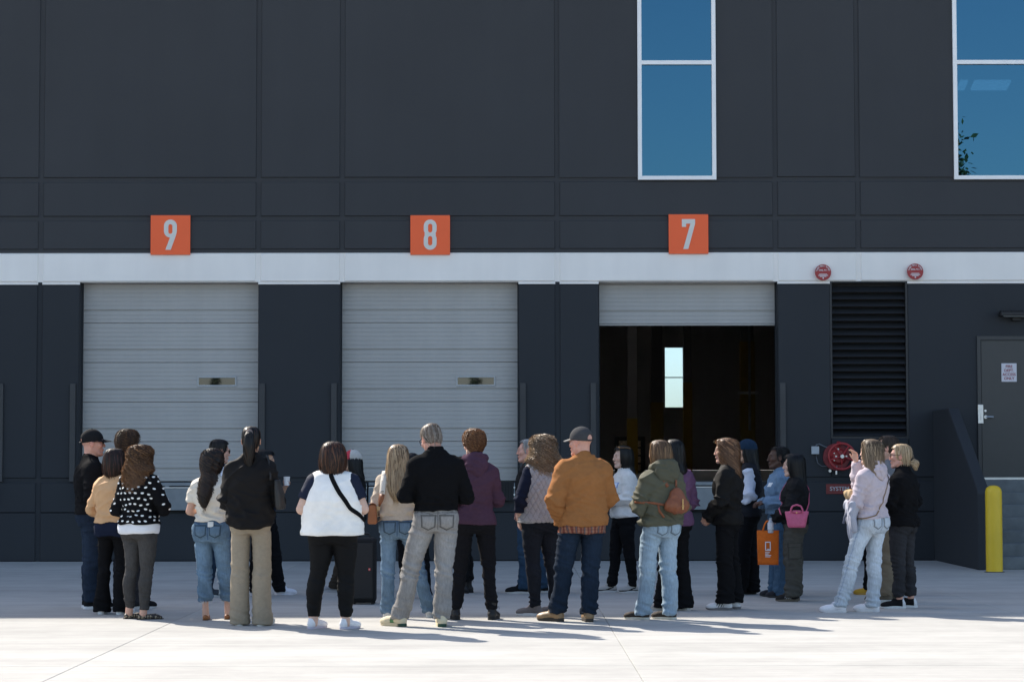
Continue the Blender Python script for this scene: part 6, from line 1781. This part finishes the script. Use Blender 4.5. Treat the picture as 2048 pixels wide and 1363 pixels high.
# orange tote and water bottle in her hands
wp, B_ = f.handframe[0]
hb = wp + B_[:, 2] * .07
e, L_ = bag_root(f, (hb[0] - .035, hb[1] + .035, hb[2] - .47), 'tote_bag', 'orange paper tote bag with a white printed mark hanging from a hand')
TO = (.60, .135, .022)
V = []; Fq = []; nz = 9; ny = 9
for z in np.linspace(0, .365, nz):
    k = .93 + .07 * z / .365
    for y in np.linspace(-.118, .118, ny): V.append((-.028 - .008 * math.cos(y * 20) + .01 * math.sin(z * 18 + y * 9), y * k, z))
for z in np.linspace(0, .365, nz):
    k = .93 + .07 * z / .365
    for y in np.linspace(-.118, .118, ny): V.append((.030 + .006 * math.cos(y * 17 + z * 9), y * k, z))
for b0 in (0, nz * ny):
    for i in range(nz - 1):
        for j in range(ny - 1):
            a = b0 + i * ny + j; q = (a, a + 1, a + ny + 1, a + ny); Fq.append(q if b0 else q[::-1])
for i in range(nz - 1):
    for j in (0, ny - 1):
        a = i * ny + j; b0 = a + nz * ny; Fq.append((a, b0, b0 + ny, a + ny) if j == 0 else (a, a + ny, b0 + ny, b0))
for j in range(ny - 1): Fq.append((j, j + 1, nz * ny + j + 1, nz * ny + j))
tb = put('bag_body', np.array(V), np.array(Fq), fab('woven'), np.array(TO), e, True)
for xx in (-.028, .028):
    band('handle', dens_path([(xx, -.055, .36), (xx * .6, -.030, .44), (xx * .3, .0, .475), (xx * .6, .030, .44), (xx, .055, .36)], 12), .018, .003, fab('woven'), e, (0.3 if xx < 0 else -.3, 0, .3), TO)
WM = solid('white_print', (.72, .70, .68), .7, var=.02)
def mark(loops, z0):
    return flat_shape('printed_mark', loops, WM, e, (-.0475, 0, z0), .0006, (math.pi / 2, 0, -math.pi / 2))
R_ = lambda a, b, c, d: [(a, b), (c, b), (c, d), (a, d)]
mark([R_(-.030, 0, .030, .010), R_(-.030, .012, -.020, .085), R_(.020, .012, .030, .085), R_(-.030, .087, .030, .097), R_(-.008, .012, .018, .022)], .150)
for k, (a, b) in enumerate(((-.030, .020), (-.030, .006), (-.030, .034), (-.030, .026))):
    mark([R_(a, 0, b, .008)], .128 - k * .015)
wb = f.handframe[0]
e, L_ = bag_root(f, (hb[0] - .075, hb[1] + .005, hb[2] - .13), 'water_bottle', 'small white labelled water bottle held at the wrist of the woman in cargo trousers', 'bottle')
MB().cyl((0, 0, 0), (0, 0, .035), .030, .031, 20).obj('base', solid('bottle_plastic', (.42, .44, .46), .2), e, smooth=True)
MB().cyl((0, 0, .036), (0, 0, .105), .0325, .0325, 24).obj('label_wrap', solid('bottle_label', (.62, .62, .64), .5, var=.15, scale=40), e, smooth=True)
MB().cyl((0, 0, .106), (0, 0, .140), .031, .014, 20).cyl((0, 0, .141), (0, 0, .16), .015, .015, 16).obj('neck', solid('bottle_plastic', (.42, .44, .46), .2), e, smooth=True)

# lavender hoodie: crossbody strap, jacket over the arm, tan pouch
f = F26; s = f.s
e, L_ = bag_root(f, (-.13, .17, .93 * s), 'crossbody_bag', 'small bag on a thin tan crossbody strap over the lavender hoodie')
pts = f.onto(dens_path([(.10, -.05, 1.475 * s), (.09, -.13, 1.36 * s), (.05, -.18, 1.22 * s), (-.03, -.2, 1.08 * s), (-.12, -.16, .99 * s), (-.18, -.05, .955 * s), (-.17, .08, .95 * s)], 30), .006)
band('strap', [L_(p) for p in pts], .012, .004, fab('leather'), e, [L_((0, 0, p.z)) for p in pts], (.22, .14, .075))
band('strap_pad', [L_(p + (p - Vector((0, 0, p.z))) * .02) for p in pts[4:8]], .018, .005, fab('leather'), e, [L_((0, 0, p.z)) for p in pts[4:8]], (.02, .02, .02))
by = f.onto([(-.14, .16, .96 * s)])[0]
sdf_obj('pouch', (-.15, -.12, -.12), (.15, .15, .15), .009, lambda g: rbox(g, np.array(L_((by.x, by.y + .02, .95 * s))), (.07, .03, .055), .025), fab('leather'), (.20, .13, .07), e)
sh, el, wp = f.arms[0]
mid = el + (wp - el) * .55
e, L_ = bag_root(f, (mid[0], mid[1], mid[2] - .42), 'folded_jacket', 'grey lavender jacket draped over the forearm of the woman in pale jeans', 'jacket')
def drape(g):
    u = norm(wp - el); a = np.array([0, 0, .42]) - u * .11; b = np.array([0, 0, .42]) + u * .12
    g.tube([a, b], .068, 0)
    for q, l in ((-.9, .24), (-.45, .33), (0, .37), (.45, .28), (.85, .16)):
        c = np.array([0, 0, .42]) + u * .115 * q + np.array([-.045, -.01, -.02])
        g.tube([c, c + [-.008, .006, -l * .5], c + [.012, 0, -l]], [.040, .034, .026], .02)
    for q, l in ((-.6, .22), (.1, .30), (.7, .16)):
        c = np.array([0, 0, .42]) + u * .115 * q + np.array([.045, .01, -.02]); g.tube([c, c + [.0, .0, -l]], [.042, .032], .03)
    g.ell(np.array([0, 0, .46]) + u * .15, (.07, .06, .055), .03)
sdf_obj('draped_cloth', (-.25, -.25, -.06), (.25, .28, .56), .0095, drape, fab('smooth'), (.36, .37, .43), e, .020, np.array([11, 11, 9]))
MB().tube([(-.06, .03, .36), (-.085, .05, .30), (-.08, .07, .24)], .012, 8).obj('lining_fold', solid('dark_lining', (.10, .11, .15), .8), e, smooth=True)
e, L_ = bag_root(f, (mid[0] + .02, mid[1] + .05, mid[2] + .09), 'tan_pouch', 'crumpled tan cloth pouch lying on the draped jacket', 'pouch')
def pch(g):
    u = norm(wp - el); g.ell((0, 0, .02), (.07, .07, .038), 0); g.tube([-u * .05, u * .10 + np.array([0, 0, .0])], [.045, .028], .03)
sdf_obj('pouch_body', (-.18, -.18, -.06), (.18, .18, .12), .008, pch, fab('woven'), (.46, .33, .19), e, .018, 16)

# tall black loudspeaker
e = empty('loudspeaker', (-1.565, 23.80, 0), 'tall black portable loudspeaker with a small red badge', 'loudspeaker')
sdf_obj('cabinet', (-.2, -.2, -.02), (.2, .2, .74), .010, lambda g: rbox(g, (0, 0, .355), (.132, .130, .340), .038), fab('rubber'), (.008, .008, .0085), e)
GR = solid('speaker_grille', (.010, .010, .011), .6, var=.35, scale=300)
MB().box(-.105, .105, -.138, -.1285, .06, .645, .006).obj('grille', GR, e)
MB().box(.056, .080, -.1420, -.1385, .352, .380, .002).obj('badge', solid('red_badge', (.60, .06, .05), .4), e)
MB().box(.064, .067, -.1435, -.1425, .358, .374).box(.070, .0735, -.1435, -.1425, .358, .374).obj('badge_mark', solid('white_print', (.72, .70, .68), .7), e)
MB().box(-.1365, -.1325, -.06, .0, .06, .18, .004).obj('side_light', solid('red_trim', (.45, .05, .03), .5), e)
MB().tube([(-.06, .02, .69), (-.06, .02, .722), (-.04, .02, .735), (.04, .02, .735), (.06, .02, .722), (.06, .02, .69)], .012, 8).obj('carry_handle', solid('speaker_handle', (.014, .014, .015), .6), e, smooth=True)
for xx in (-.1, .1):
    for yy in (-.09, .09): MB().cyl((xx, yy, 0), (xx, yy, .03), .018, seg=12).obj('foot', SEAL, e)
